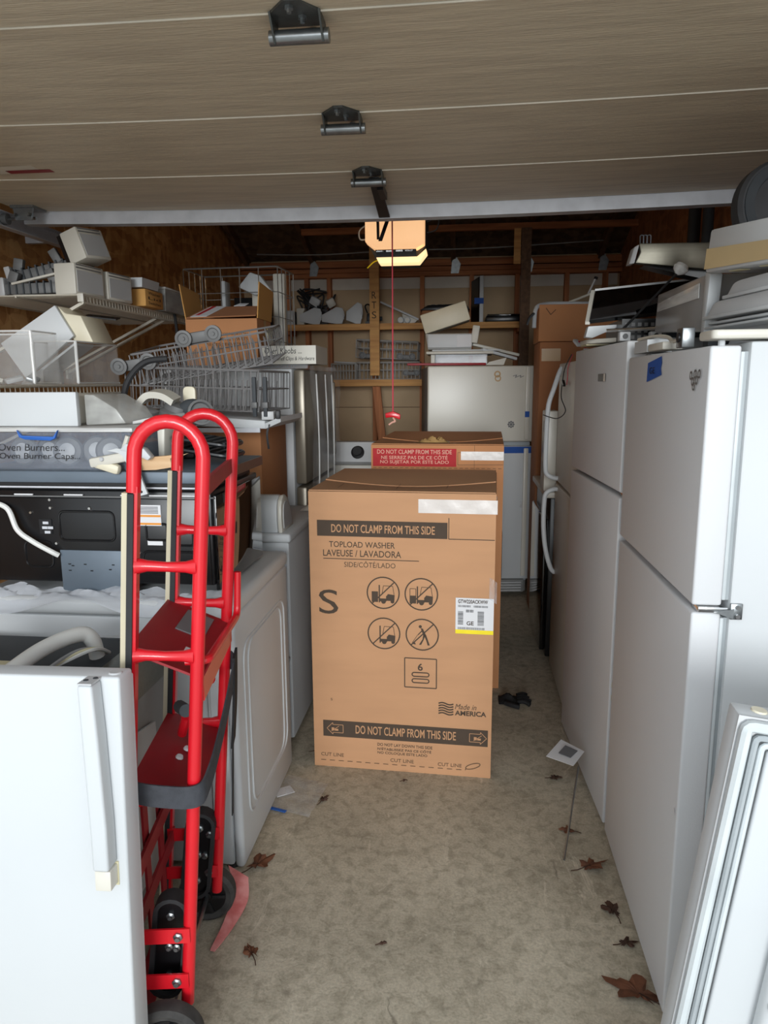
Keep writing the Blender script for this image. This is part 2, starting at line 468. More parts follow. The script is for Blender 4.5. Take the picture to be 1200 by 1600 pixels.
struct(M().box(XL - 0.2, XR + 0.2, 0.7, YB + 0.2, -0.12, 0.0), 'floor', 'concrete', base=(0, 4, 0))
struct(M().box(-14, 14, -16, 0.7, -0.14, -0.01), 'driveway', 'driveway', base=(0, -4, 0))
gable = [(0, 0.9, 0), (0, YB + 0.1, 0), (0, YB + 0.1, ZP + 0.06), (0, RY, RZ + 0.1), (0, 0.9, ZP + 0.06)]
struct(M().prism([(XL, y, z) for _, y, z in gable], (-0.06, 0, 0)), 'wall_left', 'osb_left', base=(XL, 4, 0))
struct(M().prism([(XR, y, z) for _, y, z in gable], (0.06, 0, 0)), 'wall_right', 'osb_right', base=(XR, 4, 0))
# front wall: two jamb pieces and the header over the opening
wf = struct(M().box(XL, XR, 0.92, YF + 0.06, 2.36, ZP), 'wall_front', 'sheath')
M().box(XL, -1.96, 0.92, YF + 0.06, 0, 2.36).build('jamb', 'sheath', wf, w=True)
M().box(1.28, XR, 0.92, YF + 0.06, 0, 2.36).build('jamb', 'sheath', wf, w=True)

wb = struct(M().box(XL, XR, YB, YB + 0.05, 0, ZP + 0.08), 'wall_back', 'sheath')
for x in (-1.93, -1.673, -1.487, -1.272, -0.845, -0.394, 0.063, 0.478, 0.922, 1.264):
    M().box(x - 0.02, x + 0.02, YB - 0.09, YB, 0.04, 2.505).build('stud', 'stud', wb, w=True)
for z0, z1, d in ((2.505, 2.545, 0.095), (2.548, 2.588, 0.09), (2.60, 2.66, 0.06)):
    M().box(XL, XR, YB - d, YB, z0, z1).build('top_plate', 'plate', wb, w=True, bevel=0.003, seg=1)
M().box(XL, XR, YB - 0.09, YB, 0.0, 0.04).build('sill_plate', 'plate', wb, w=True)
xs = (XL, -1.93, -1.673, -1.487, -1.272, -0.845, -0.394, 0.063, 0.478, 0.922, 1.264, XR)
for a, b in zip(xs, xs[1:]):
    M().box(a + 0.02, b - 0.02, YB - 0.012, YB, 2.405, 2.505).build('pale_board', 'strip', wb, w=True)
    M().box(a + 0.021, b - 0.021, YB - 0.015, YB, 1.30, 1.305).build('sheathing_joint', 'rafter', wb, w=True)
# hurricane ties on the plate
for x in (-1.45, -0.13, 0.53, 1.19):
    M().prism([(x, YB - 0.11, 2.52), (x + 0.07, YB - 0.11, 2.52), (x + 0.09, YB - 0.11, 2.60), (x + 0.05, YB - 0.11, 2.66), (x + 0.01, YB - 0.11, 2.63)], (0, 0.005, 0)).build('rafter_tie', 'zinc', wb, w=True)
# posts that carry the shelves
fp = Face((-0.84, 6.542, 2.07), (1, 0, 0), (0, 0, 1))
t = thing('wooden_post', 'dark wooden post rising to the rafters behind the back refrigerator', 'post', (0.5, 6.3, 0))
M().box(0.46, 0.54, 6.28, 6.32, 0.0, 2.78).build('upright', 'rafter', t, w=True)
M().box(0.40, 0.455, 6.30, 6.33, 2.50, 2.78).build('cleat', 'plank', t, w=True)

# roof: two slopes, rafters and cross boards
def slope(y): return ZP + 0.09 + (RZ - ZP) * (1 - abs(y - RY) / (YB - RY))
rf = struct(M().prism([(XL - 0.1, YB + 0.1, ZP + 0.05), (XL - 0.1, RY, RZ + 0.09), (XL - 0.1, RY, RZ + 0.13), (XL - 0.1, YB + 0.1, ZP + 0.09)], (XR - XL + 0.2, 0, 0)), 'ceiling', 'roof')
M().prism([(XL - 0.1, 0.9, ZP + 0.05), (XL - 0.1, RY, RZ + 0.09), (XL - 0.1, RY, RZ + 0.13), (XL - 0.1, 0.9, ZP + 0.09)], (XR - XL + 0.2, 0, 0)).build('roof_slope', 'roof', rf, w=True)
for x in (-2.08, -1.45, -0.79, -0.13, 0.53, 1.19):
    for ya in (YB, 0.98):
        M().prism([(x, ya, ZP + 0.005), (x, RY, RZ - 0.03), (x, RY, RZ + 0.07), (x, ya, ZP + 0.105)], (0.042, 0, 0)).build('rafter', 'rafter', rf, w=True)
for y in (6.35,):
    zz = slope(y) - 0.155
    M().box(-1.4, XR, y, y + 0.04, zz, zz + 0.05).build('cross_board', 'plate', rf, w=True)
M().tube(spline([(-1.9, 6.72, 2.70), (-1.3, 6.7, 2.68), (-0.6, 6.7, 2.70), (0.1, 6.7, 2.70), (0.7, 6.7, 2.72), (1.2, 6.7, 2.74)]), 0.006, 6).build('wiring', 'cordgray', rf, w=True)

# plank shelves on the back wall
s = thing('plank_shelf', 'upper plank shelf on the back wall holding loose appliance parts', 'shelf', (-0.55, 6.75, 2.0))
M().box(-1.66, 0.53, 6.585, 6.62, 2.005, 2.06).build('front_rail', 'plank', s, w=True, bevel=0.002, seg=1)
for i in range(3): M().box(-1.66, 0.53, 6.623 + i * 0.095, 6.713 + i * 0.095, 2.035, 2.06).build('plank', 'plank', s, w=True)
for x in (-1.64, 0.47): M().box(x, x + 0.05, 6.62, 6.9, 1.975, 2.032).build('cleat', 'stud', s, w=True)
po = M().box(-0.84, -0.755, 6.543, 6.583, 1.60, 2.72).build('post', 'plank', s, w=True)
for i, c in enumerate('RTS'):
    fp.text('pencil_letter', c, 0.02, 0.20 - i * 0.085, 0.06, 0.26 - i * 0.085, 'ink', po, w=True)
s = thing('plank_shelf', 'lower plank shelf on the back wall under the gray dishwasher racks', 'shelf', (-0.8, 6.75, 1.5))
M().box(-1.7, 0.3, 6.585, 6.62, 1.505, 1.565).build('front_rail', 'plank', s, w=True, bevel=0.002, seg=1)
for i in range(3): M().box(-1.7, 0.3, 6.623 + i * 0.095, 6.713 + i * 0.095, 1.54, 1.565).build('plank', 'plank', s, w=True)

M().prism([(-0.83, 6.63, 1.50), (-0.76, 6.63, 1.50), (-0.70, 6.63, 0.9), (-0.77, 6.63, 0.9)], (0, 0.04, 0)).build('brace', 'stud', s, w=True)

# ================================================================ GARAGE DOOR, raised overhead
DX0, DX1, DZ = -1.88, 1.21, 2.262
def sag(x): return -0.022 * max(0.0, 1 - ((x + 0.335) / 1.54) ** 2)
def sagbox(m, y0, y1, z0, z1, x0=DX0, x1=DX1, n=16):
    k = len(m.v)
    for i in range(n + 1):
        x = x0 + (x1 - x0) * i / n; d = sag(x)
        m.v += [Vector((x, y0, z0 + d)), Vector((x, y1, z0 + d)), Vector((x, y1, z1 + d)), Vector((x, y0, z1 + d))]
    for i in range(n):
        a = k + 4 * i; b = a + 4
        for j in range(4): m.f.append((a + j, a + (j + 1) % 4, b + (j + 1) % 4, b + j))
    m.f.append((k, k + 1, k + 2, k + 3)); e = k + 4 * n; m.f.append((e + 3, e + 2, e + 1, e))
    return m
gd = thing('garage_door', 'raised brown-gray sectional garage door overhead with steel strut', 'garage door', (-0.335, 2.1, 2.2))
YS = (0.99, 1.505, 2.035, 2.565, 3.05)
for a, b in zip(YS, YS[1:]):
    sec = sagbox(M(), a + 0.002, b - 0.002, DZ, DZ + 0.038).build('door_section', 'door', gd, w=True)
    sagbox(M(), a + 0.0005, a + 0.003, DZ - 0.0028, DZ + 0.03).build('seam_light_lip', 'door_lip', sec, w=True)  # thin lip, its pale colour draws the light line along the seam
st = sagbox(M(), 3.055, 3.062, DZ - 0.05, DZ + 0.045)
sagbox(st, 3.062, 3.11, DZ - 0.05, DZ - 0.044)
sagbox(st, 3.0, 3.056, DZ + 0.039, DZ + 0.045)
st.build('strut', 'steel', gd, w=True)
def hinge(x, y, arm=False):
    z = DZ + sag(x)
    h = M().prism([(x - 0.05, y + 0.045, z), (x + 0.05, y + 0.045, z), (x + 0.05, y - 0.01, z), (x + 0.012, y - 0.055, z), (x - 0.012, y - 0.055, z), (x - 0.05, y - 0.01, z)], (0, 0, -0.005)).build('hinge', 'hinge_metal', gd, w=True)
    for sx in (-0.05, 0.047):
        M().prism([(x + sx, y - 0.02, z - 0.004), (x + sx, y + 0.045, z - 0.004), (x + sx, y + 0.05, z - 0.035), (x + sx, y + 0.02, z - 0.045)], (0.004, 0, 0)).build('cheek', 'hinge_metal', h, w=True)
    M().rod((x - 0.060, y + 0.030, z - 0.030), (x + 0.060, y + 0.030, z - 0.030), 0.014, 14).build('hinge_pin', 'zinc', h, w=True)
    for bx, by in ((-0.005, -0.035), (0.012, 0.005), (0.02, 0.065)):
        M().lathe([(0.009, 0), (0.009, 0.006), (0.005, 0.006), (0.005, 0.013)], (x + bx, y + by, z - 0.004), (0, 0, -1), 6).build('bolt', 'zinc', h, w=True)
for y in YS[1:4]: hinge(-0.333, y + 0.005)
# drawbar bracket from the last hinge to the strut
M().prism([(-0.335, 2.62, DZ - 0.03), (-0.30, 2.62, DZ - 0.03), (-0.305, 3.05, DZ - 0.062), (-0.35, 3.05, DZ - 0.062)], (0, 0, -0.008)).build('drawbar', 'dkmetal', gd, w=True)
M().box(-0.312, -0.290, 2.66, 2.80, DZ - 0.062, DZ - 0.038).build('drawbar_clamp', 'dkmetal', gd, w=True)
br = M().box(-1.86, -1.76, 2.93, 3.03, DZ - 0.012, DZ - 0.001).build('roller_bracket', 'zinc', gd, w=True)
M().prism([(-1.855, 2.94, DZ - 0.01), (-1.765, 2.94, DZ - 0.01), (-1.775, 2.94, DZ - 0.06), (-1.845, 2.94, DZ - 0.06)], (0, 0.006, 0)).build('bracket_plate', 'zinc', br, w=True)
for dx in (-1.84, -1.78): M().lathe([(0.008, 0), (0.008, 0.01), (0.004, 0.016)], (dx, 2.94, DZ - 0.04), (0, -1, 0), 6).build('bolt', 'zinc', br, w=True)
M().rod((-1.94, 2.98, DZ - 0.045), (-1.78, 2.98, DZ - 0.045), 0.006).build('roller_stem', 'zinc', br, w=True)
M().lathe([(0.022, -0.012), (0.022, 0.012)], (-1.915, 2.98, DZ - 0.045), (1, 0, 0), 18).build('roller', 'gray', br, w=True)
fs = Face((-1.60, 2.405, DZ + sag(-1.5)), (1, 0, 0), (0, 1, 0)); fs.n = Vector((0, 0, -1))
lb = fs.rect(M(), 0, 0, 0.2, 0.08).build('warning_label', 'door_lip', gd, w=True)
fs.rect(M(), 0.04, 0.045, 0.2, 0.08, 2).build('red_band', 'red_dull', lb, w=True)

for x, sgn, lbl in ((-1.945, 1, 'galvanised door track along the left wall under the raised door'), (1.275, -1, 'galvanised door track along the right wall behind the round dark lid')):
    t = thing('door_track', lbl, 'door track', (x, 2.3, 2.15))
    m = M(); m.box(x - 0.004, x, 1.1, 3.55, 2.185, 2.25)
    m.box(x, x + sgn * 0.035, 1.1, 3.55, 2.185, 2.189) if sgn > 0 else m.box(x - 0.039, x - 0.004, 1.1, 3.55, 2.185, 2.189)
    m.box(x, x + sgn * 0.03, 1.1, 3.55, 2.246, 2.25) if sgn > 0 else m.box(x - 0.034, x - 0.004, 1.1, 3.55, 2.246, 2.25)
    m.build('channel', 'steel', t, w=True)
    xa = XL if sgn > 0 else XR
    M().box(min(x, xa), max(x, xa), 3.44, 3.47, 2.21, 2.245).build('bracket', 'steel', t, w=True)
    M().box(min(x, xa), max(x, xa), 1.6, 1.63, 2.21, 2.245).build('bracket', 'steel', t, w=True)

# ================================================================ DOOR OPENER (lit)
op = thing('door_opener', 'garage door opener with a glowing peach lens hanging from the rafters', 'door opener', (-0.37, 4.2, 2.17))
prof = [(-0.535, 2.44), (-0.535, 2.285), (-0.485, 2.20), (-0.265, 2.20), (-0.215, 2.265), (-0.215, 2.44)]
M().prism([(x, 4.08, z) for x, z in prof], (0, 0.34, 0)).build('housing', 'dkgray', op, w=True)
M().prism([(x, 4.0, z) for x, z in [(-0.535, 2.44), (-0.535, 2.278), (-0.482, 2.237), (-0.262, 2.237), (-0.217, 2.262), (-0.217, 2.44), (-0.275, 2.44), (-0.29, 2.415), (-0.45, 2.415), (-0.465, 2.44)]], (0, 0.08, 0)).build('front_lens', 'lens', op, w=True, bevel=0.006)
M().prism([(-0.482, 4.005, 2.236), (-0.262, 4.005, 2.236), (-0.258, 4.005, 2.197), (-0.468, 4.005, 2.197)], (0, 0.07, 0)).build('grille', 'dkmetal', op, w=True)
M().prism([(-0.475, 3.995, 2.196), (-0.255, 3.995, 2.196), (-0.208, 3.995, 2.235), (-0.204, 3.995, 2.215), (-0.245, 3.995, 2.165), (-0.46, 3.995, 2.165)], (0, 0.10, 0)).build('lower_lens', 'lens_hot', op, w=True, bevel=0.003)
for i in range(4): M().box(-0.475 + i * 0.052, -0.437 + i * 0.052, 4.0, 4.006, 2.224, 2.232).build('vent_slot', 'chrome', op, w=True)
M().lathe([(0.012, 0), (0.028, 0.02), (0.028, 0.05), (0.01, 0.07)], (-0.37, 4.46, 2.30), (0, 1, 0), 14).build('bulb', 'bulb', op, w=True)
for x in (-0.53, -0.22): M().box(x - 0.012, x + 0.012, 4.2, 4.23, 2.44, slope(4.2) - 0.16).build('hanger_strap', 'zinc', op, w=True)
M().box(-0.39, -0.35, 1.08, 4.1, 2.40, 2.44).build('rail', 'dkmetal', op, w=True)
M().box(-0.41, -0.33, 3.34, 3.50, 2.345, 2.40).build('trolley', 'blackplastic', op, w=True)
M().ribbon([(-0.355, 3.46, 2.35), (-0.345, 3.35, 2.25), (-0.377, 3.33, 2.155)], (0.016, 0, 0), 0.006).build('door_arm', 'dkmetal', op, w=True)
M().ribbon([(-0.384, 3.31, 2.16), (-0.372, 3.20, 2.20), (-0.365, 3.115, 2.235)], (0.012, 0, 0), 0.006).build('arm_link', 'dkmetal', op, w=True)
M().tube(spline([(-0.535, 4.15, 2.40), (-0.58, 4.12, 2.36), (-0.575, 4.1, 2.31), (-0.535, 4.1, 2.31)]), 0.004, 6).build('wire', 'cordwhite', op, w=True)
M().tube(spline([(-0.215, 4.15, 2.40), (-0.15, 4.15, 2.42), (-0.16, 4.15, 2.36), (-0.21, 4.15, 2.345)]), 0.004, 6).build('wire', 'blackplastic', op, w=True)
M().tube(spline([(-0.47, 4.1, 2.2), (-0.50, 4.08, 2.185), (-0.53, 4.05, 2.15)]), 0.0035, 6).build('wire', 'yellow', op, w=True)
rc = thing('release_pull', 'red emergency release cord with a red handle hanging from the opener trolley', 'pull cord', (-0.335, 3.45, 1.37))
M().rod((-0.335, 3.45, 2.345), (-0.335, 3.45, 1.385), 0.0035, 6).build('cord', 'redcord', rc, w=True)
M().prism([(-0.372, 3.44, 1.39), (-0.335, 3.44, 1.40), (-0.298, 3.44, 1.385), (-0.30, 3.44, 1.36), (-0.335, 3.44, 1.372), (-0.370, 3.44, 1.368)], (0, 0.02, 0)).build('handle', 'red', rc, w=True, bevel=0.004)
M().tube(spline([(-0.335, 3.45, 1.37), (-0.325, 3.45, 1.352), (-0.338, 3.45, 1.347), (-0.355, 3.45, 1.335)]), 0.0045, 6).build('knot', 'ink_pink', rc, w=True)
# ================================================================ CENTRE: cartons
def pictogram_truck(F, m, c, k, load):
    """forklift silhouette inside a prohibition ring; load 0 none, 1 washer, 2 tall open box"""
    x, y = c
    def q(pts): F.poly(m, [(x + a * k, y + b * k) for a, b in pts])
    q([(-0.28, -0.62), (-0.20, -0.62), (-0.20, 0.50), (-0.28, 0.50)])              # mast
    q([(0.18, -0.50), (0.70, -0.50), (0.72, -0.12), (0.30, -0.06), (0.22, -0.18), (0.18, -0.2)])  # engine block
    q([(-0.2, -0.55), (0.2, -0.55), (0.2, -0.36), (-0.2, -0.36)])                   # chassis
    F.path(m, [(x - 0.08 * k, y - 0.1 * k), (x + 0.02 * k, y + 0.46 * k), (x + 0.60 * k, y + 0.44 * k), (x + 0.68 * k, y - 0.1 * k)], 0.035 * k)   # cab
    F.disc(m, (x + 0.02 * k, y - 0.55 * k), 0.15 * k, 12, 1.3); F.disc(m, (x + 0.58 * k, y - 0.54 * k), 0.12 * k, 12, 1.3)
    if load == 1: q([(-0.72, -0.6), (-0.32, -0.6), (-0.32, 0.08), (-0.72, 0.08)])
    if load == 2:
        q([(-0.72, -0.6), (-0.32, -0.6), (-0.32, -0.1), (-0.72, -0.1)])
        F.path(m, [(x - 0.70 * k, y - 0.1 * k), (x - 0.70 * k, y + 0.34 * k), (x - 0.34 * k, y + 0.34 * k), (x - 0.34 * k, y - 0.1 * k)], 0.035 * k)

def pictogram_person(F, m, c, k):
    x, y = c
    F.disc(m, (x - 0.12 * k, y + 0.52 * k), 0.10 * k, 12)
    def q(pts): F.poly(m, [(x + a * k, y + b * k) for a, b in pts])
    q([(-0.10, 0.42), (0.04, 0.40), (0.22, 0.02), (0.06, -0.02)])
    q([(0.06, 0.0), (0.22, 0.02), (0.08, -0.36), (-0.06, -0.66), (-0.20, -0.66), (0.02, -0.3)])
    q([(0.10, 0.0), (0.24, 0.0), (0.38, -0.4), (0.48, -0.68), (0.34, -0.68), (0.26, -0.4)])
    q([(-0.02, 0.3), (0.03, 0.25), (-0.25, -0.05), (-0.28, 0.0)])
    F.line(m, (x - 0.62 * k, y - 0.55 * k), (x - 0.28 * k, y - 0.02 * k), 0.03 * k)
    q([(-0.62, -0.62), (-0.40, -0.66), (-0.44, -0.52)])

def carton(name, label, loc, rz, w, d, h, mat, bulge=0.012):
    t = thing(name, label, 'box', loc, (0, 0, rz), None)
    m = M(); th = 0.006
    vs = [(0, 0, 0), (w, 0, 0), (w, d, 0), (0, d, 0), (0, 0, h), (w, 0, h), (w, d, h), (0, d, h)]
    m.add(vs, [(0, 3, 2, 1), (0, 1, 5, 4), (1, 2, 6, 5), (2, 3, 7, 6), (3, 0, 4, 7)])
    m.add([(th, th, h), (w - th, th, h), (w - th, d - th, h), (th, d - th, h), (th, th, h - 0.05), (w - th, th, h - 0.05), (w - th, d - th, h - 0.05), (th, d - th, h - 0.05)],
          [(0, 4, 5, 1), (1, 5, 6, 2), (2, 6, 7, 3), (3, 7, 4, 0), (4, 7, 6, 5)])
    m.f += [(4, 5, 9, 8), (5, 6, 10, 9), (6, 7, 11, 10), (7, 4, 8, 11)]
    m.build('box_wall', mat, t)
    for k, (y0, y1) in enumerate(((0.0, d * 0.42), (d * 0.42, d))):
        def fn(u, v, y0=y0, y1=y1, k=k):
            y = y0 + (y1 - y0) * v
            sagz = -0.022 * math.sin(PI * u) * ((v if k == 0 else 1 - v)) ** 1.5 + (0.003 if k else -0.001)
            return (0.003 + (w - 0.006) * u, y + (0.004 if k == 0 and v > 0.9 else 0) - 0.012 * math.sin(PI * u) * (v if k == 0 else 1 - v), h + 0.003 + sagz)
        M().grid(fn, 14, 5).build('flap', mat if k == 0 else 'card_dk' if mat == 'card_dk' else 'card', t, solid=-0.004)
    return t

ang = math.atan2(2.619 - 2.651, 0.125 + 0.583)
b1 = carton('washer_carton', 'tan topload washer carton with brown DO NOT CLAMP bands, front of the aisle', (-0.583, 2.651, 0), ang, 0.709, 0.66, 1.13, 'card')
F = Face((0, 0, 0), (1, 0, 0), (0, 0, 1))
bd = F.rect(M(), 0.032, 0.958, 0.531, 1.020).build('printed_band', 'ink', b1)
F.text('lettering', 'DO NOT CLAMP FROM THIS SIDE', 0.088, 0.973, 0.484, 1.005, 'card', bd, 2, 0.012)
bd = F.rect(M(), 0.039, 0.132, 0.696, 0.201).build('printed_band', 'ink', b1)
F.text('lettering', 'DO NOT CLAMP FROM THIS SIDE', 0.172, 0.151, 0.572, 0.187, 'card', bd, 2, 0.012)
for s_, x in ((-1, 0.089), (1, 0.657)):
    m = M(); F.path(m, [(x + s_ * a, 0.167 + b) for a, b in ((0.034, 0), (0.010, 0.025), (0.010, 0.017), (-0.032, 0.017), (-0.032, -0.017), (0.010, -0.017), (0.010, -0.025))], 0.0022, 2, True)
    F.rect(m, x - 0.015, 0.158, x - 0.004, 0.171, 2); F.rect(m, x - 0.002, 0.158, x + 0.012, 0.166, 2); F.line(m, (x - 0.016, 0.155), (x + 0.015, 0.178), 0.002, 2)
    m.build('clamp_arrow', 'card', bd)
F.text('lettering', 'TOPLOAD WASHER', 0.078, 0.915, 0.333, 0.938, 'ink', b1, 1, 0.008)
F.text('lettering', 'LAVEUSE / LAVADORA', 0.054, 0.879, 0.357, 0.905, 'ink', b1, 1, 0.008)
F.rect(M(), 0.054, 0.868, 0.425, 0.871).build('printed_rule', 'ink', b1)
F.text('lettering', 'SIDE/CÔTÉ/LADO', 0.136, 0.838, 0.335, 0.863, 'ink', b1)
m = M(); F.line(m, (0.536, 0.958), (0.536, 1.038), 0.003); F.line(m, (0.536, 0.958), (0.706, 0.958), 0.003); m.build('printed_corner', 'ink', b1)
F.text('lettering', 'S', 0.033, 0.647, 0.110, 0.745, 'ink', b1)
for c, kd in (((0.287, 0.740), 1), ((0.434, 0.740), 2), ((0.289, 0.577), 0), ((0.438, 0.579), 3)):
    m = M(); F.ring(m, c, 0.062, 0.005)
    F.line(m, (c[0] - 0.043, c[1] - 0.043), (c[0] + 0.043, c[1] + 0.043), 0.0045, 1.6)
    if kd == 3: pictogram_person(F, m, c, 0.062)
    else: pictogram_truck(F, m, c, 0.062, kd)
    m.build('handling_pictogram', 'ink', b1)
m = M(); F.path(m, [(0.370, 0.362), (0.494, 0.362), (0.494, 0.482), (0.370, 0.482)], 0.004, 1, True)
for zc in (0.416, 0.390):
    pts = [(0.407 + 0.008 * math.cos(a), zc + 0.008 * math.sin(a)) for a in [PI / 2 + PI * i / 8 for i in range(9)]] + [(0.457 + 0.008 * math.cos(a), zc + 0.008 * math.sin(a)) for a in [-PI / 2 + PI * i / 8 for i in range(9)]]
    F.path(m, pts, 0.0045, 1, True)
sx = m.build('stacking_mark', 'ink', b1)
F.text('lettering', '6', 0.421, 0.432, 0.441, 0.462, 'ink', sx, 1, 0.02)
F.text('lettering', 'S', 0.072, 0.286, 0.080, 0.296, 'ink', b1)
m = M()
for i in range(5):
    pts = [(0.503 + 0.058 * t / 10, 0.302 - i * 0.0105 + 0.004 * math.sin(t / 10 * 2 * PI)) for t in range(11)]
    F.path(m, pts, 0.0055)
m.build('flag_mark', 'ink', b1)
F.text('lettering', 'Made in', 0.567, 0.282, 0.650, 0.304, 'ink', b1, 1, 0.0, 0.3)
F.text('lettering', 'AMERICA', 0.567, 0.256, 0.688, 0.277, 'ink', b1, 1, 0.03)
for i, s_ in enumerate(('DO NOT LAY DOWN THIS SIDE', "N'ÉTABLISSEZ PAS CE CÔTÉ", 'NO COLOQUE ESTE LADO')):
    F.text('lettering', s_, 0.260, 0.105 - i * 0.018, (0.480, 0.476, 0.460)[i], 0.1175 - i * 0.018, 'ink', b1, 1, 0.012)
for a, z in ((0.028, 0.045), (0.312, 0.039), (0.502, 0.037)): F.text('lettering', 'CUT LINE', a, z, a + 0.094, z + 0.015, 'ink_soft', b1, 1, 0.01)
m = M()
for i in range(16): F.rect(m, 0.027 + i * 0.0365, 0.026, 0.048 + i * 0.0365, 0.029)
m.build('cut_line_dashes', 'ink_soft', b1, kind='stuff')
m = M(); pts = [(0.640 + 0.030 * math.cos(a) * math.cos(0.35) - 0.010 * math.sin(a) * math.sin(0.35), 0.046 + 0.030 * math.cos(a) * math.sin(0.35) + 0.010 * math.sin(a) * math.cos(0.35)) for a in [2 * PI * i / 20 for i in range(20)]]
F.path(m, pts, 0.0035, 1, True); F.line(m, (0.610, 0.027), (0.614, 0.036), 0.003); m.build('knife_mark', 'ink_soft', b1)
tp = M().grid(lambda u, v: (0.422 + 0.292 * u, -0.0015 - 0.001 * math.sin(u * 17) * math.sin(v * 5), 1.055 + 0.052 * v), 20, 4).build('sealing_tape', 'tape', b1)
M().box(0.7095, 0.712, -0.002, 0.10, 1.055, 1.107).build('tape_end', 'tape', b1)
pk = F.rect(M(), 0.565, 0.592, 0.708, 0.733, 2).build('shipping_label', 'paper', b1)
F.rect(M(), 0.565, 0.592, 0.708, 0.608, 3).build('yellow_strip', 'yellow', pk)
F.text('lettering', 'GTW220ACKWW', 0.574, 0.712, 0.686, 0.727, 'ink', pk, 3, 0.025)
F.text('lettering', 'GE', 0.607, 0.626, 0.634, 0.642, 'ink', pk, 3, 0.02)
m = M()
rnd = random.Random(3)
def bars(m, a0, b0, a1, b1, n, vert=True):
    for i in range(n):
        w_ = rnd.uniform(0.3, 0.8) / n
        if vert: F.rect(m, a0 + (a1 - a0) * i / n, b0, a0 + (a1 - a0) * (i / n + w_), b1, 3)
        else: F.rect(m, a0, b0 + (b1 - b0) * i / n, a1, b0 + (b1 - b0) * (i / n + w_), 3)
bars(m, 0.574, 0.697, 0.622, 0.705, 24); bars(m, 0.632, 0.697, 0.686, 0.705, 26); bars(m, 0.604, 0.677, 0.634, 0.688, 12)
bars(m, 0.574, 0.628, 0.594, 0.682, 26, False); bars(m, 0.648, 0.626, 0.672, 0.684, 26, False); bars(m, 0.574, 0.609, 0.676, 0.618, 44)
m.build('bar_code', 'grayprint', pk, kind='stuff')
M().grid(lambda u, v: (0.690 + 0.028 * u, -0.004 - 0.006 * math.sin(u * 9 + v * 7) * v, 0.733 + 0.085 * v - 0.02 * u), 5, 6).build('torn_wrap', 'film', b1)
for x0, x1, y0, y1 in ((0.10, 0.33, 0.06, 0.20), (0.33, 0.52, 0.10, 0.19)):
    Ft = Face((0, 0, 1.1335), (1, 0, 0), (0, 1, 0)); m = M(); Ft.path(m, [(x0, y0), (x1, y0), (x1, y1), (x0, y1)], 0.002, 1, True); m.build('flap_print', 'ink_soft', b1)

b2 = carton('washer_carton', 'pinkish carton with a red DO NOT CLAMP panel, behind the front carton', (-0.448, 3.5, 0), math.radians(-2.2), 0.645, 0.85, 1.235, 'card_dk')
F = Face((0, 0, 0), (1, 0, 0), (0, 0, 1))
bd = F.rect(M(), 0.008, 1.130, 0.418, 1.218).build('red_panel', 'ink_red', b2)
for i, s_ in enumerate(('DO NOT CLAMP FROM THIS SIDE', 'NE SERREZ PAS DE CE CÔTÉ', 'NO SUJETAR POR ESTE LADO')):
    x0, x1 = ((0.03, 0.396), (0.05, 0.376), (0.045, 0.382))[i]
    F.text('lettering', s_, x0, 1.191 - i * 0.026, x1, 1.212 - i * 0.026, 'ink_pink', bd, 2, 0.01)
m = M()
for i in range(24): F.rect(m, 0.01 + i * 0.0265, 1.122, 0.026 + i * 0.0265, 1.1245)
m.build('cut_line_dashes', 'ink_soft', b2, kind='stuff')
F.text('lettering', 'CUT ALONG THIS LINE / COUPEZ A LA LIGNE DE LA LINEA / CORTAR LO LARGO DE LA LINEA', 0.06, 1.098, 0.49, 1.108, 'ink_soft', b2)
m = M(); F.path(m, [(0.425, 1.140), (0.425, 1.200), (0.642, 1.200)], 0.002); F.line(m, (0.425, 1.140), (0.642, 1.142), 0.002); F.line(m, (0.505, 1.08), (0.505, 1.235), 0.0015); m.build('printed_corner', 'ink_soft', b2)
F.rect(M(), 0.440, 1.163, 0.645, 1.205, 2).build('sealing_tape', 'tape', b2)
M().grid(lambda u, v: (0.22 + 0.16 * u, 0.06 + 0.06 * v, 1.238 + 0.022 * math.sin(u * 3.1) * math.sin(v * 3.0) * (1 + 0.6 * math.sin(u * 21 + v * 9)) + 0.004), 12, 6).build('torn_tape', 'tape_tan', b2)
Fr = Face((0.645, 0, 0), (0, 1, 0), (0, 0, 1))
Fr.rect(M(), 0.03, 0.55, 0.14, 0.80, 2).build('white_label', 'paper', b2)

# gray washer control console peeping out behind the second carton
t = thing('old_washer', 'old gray washer with a round dial behind the red-panel carton', 'washer', (-0.80, 4.75, 0))
M().box(-1.12, -0.45, 4.5, 5.1, 0.02, 1.02).build('cabinet', 'offwhite', t, w=True, bevel=0.01)
c = M().prism([(-1.10, 4.50, 1.02), (-1.10, 4.46, 1.045), (-1.10, 4.52, 1.165), (-1.10, 4.62, 1.165), (-1.10, 4.64, 1.02)], (0.62, 0, 0)).build('console', 'graypl', t, w=True, bevel=0.006)
M().lathe([(0.042, 0), (0.042, 0.012), (0.030, 0.02), (0.028, 0.035)], (-0.66, 4.488, 1.10), (0, -0.9, 0.43), 20).build('dial', 'blackplastic', c, w=True)
for x in (-1.08, -0.49):
    for y in (4.55, 5.05): M().lathe([(0.02, 0), (0.02, 0.02)], (x, y, 0), (0, 0, 1), 10).build('foot', 'blackplastic', t, w=True)

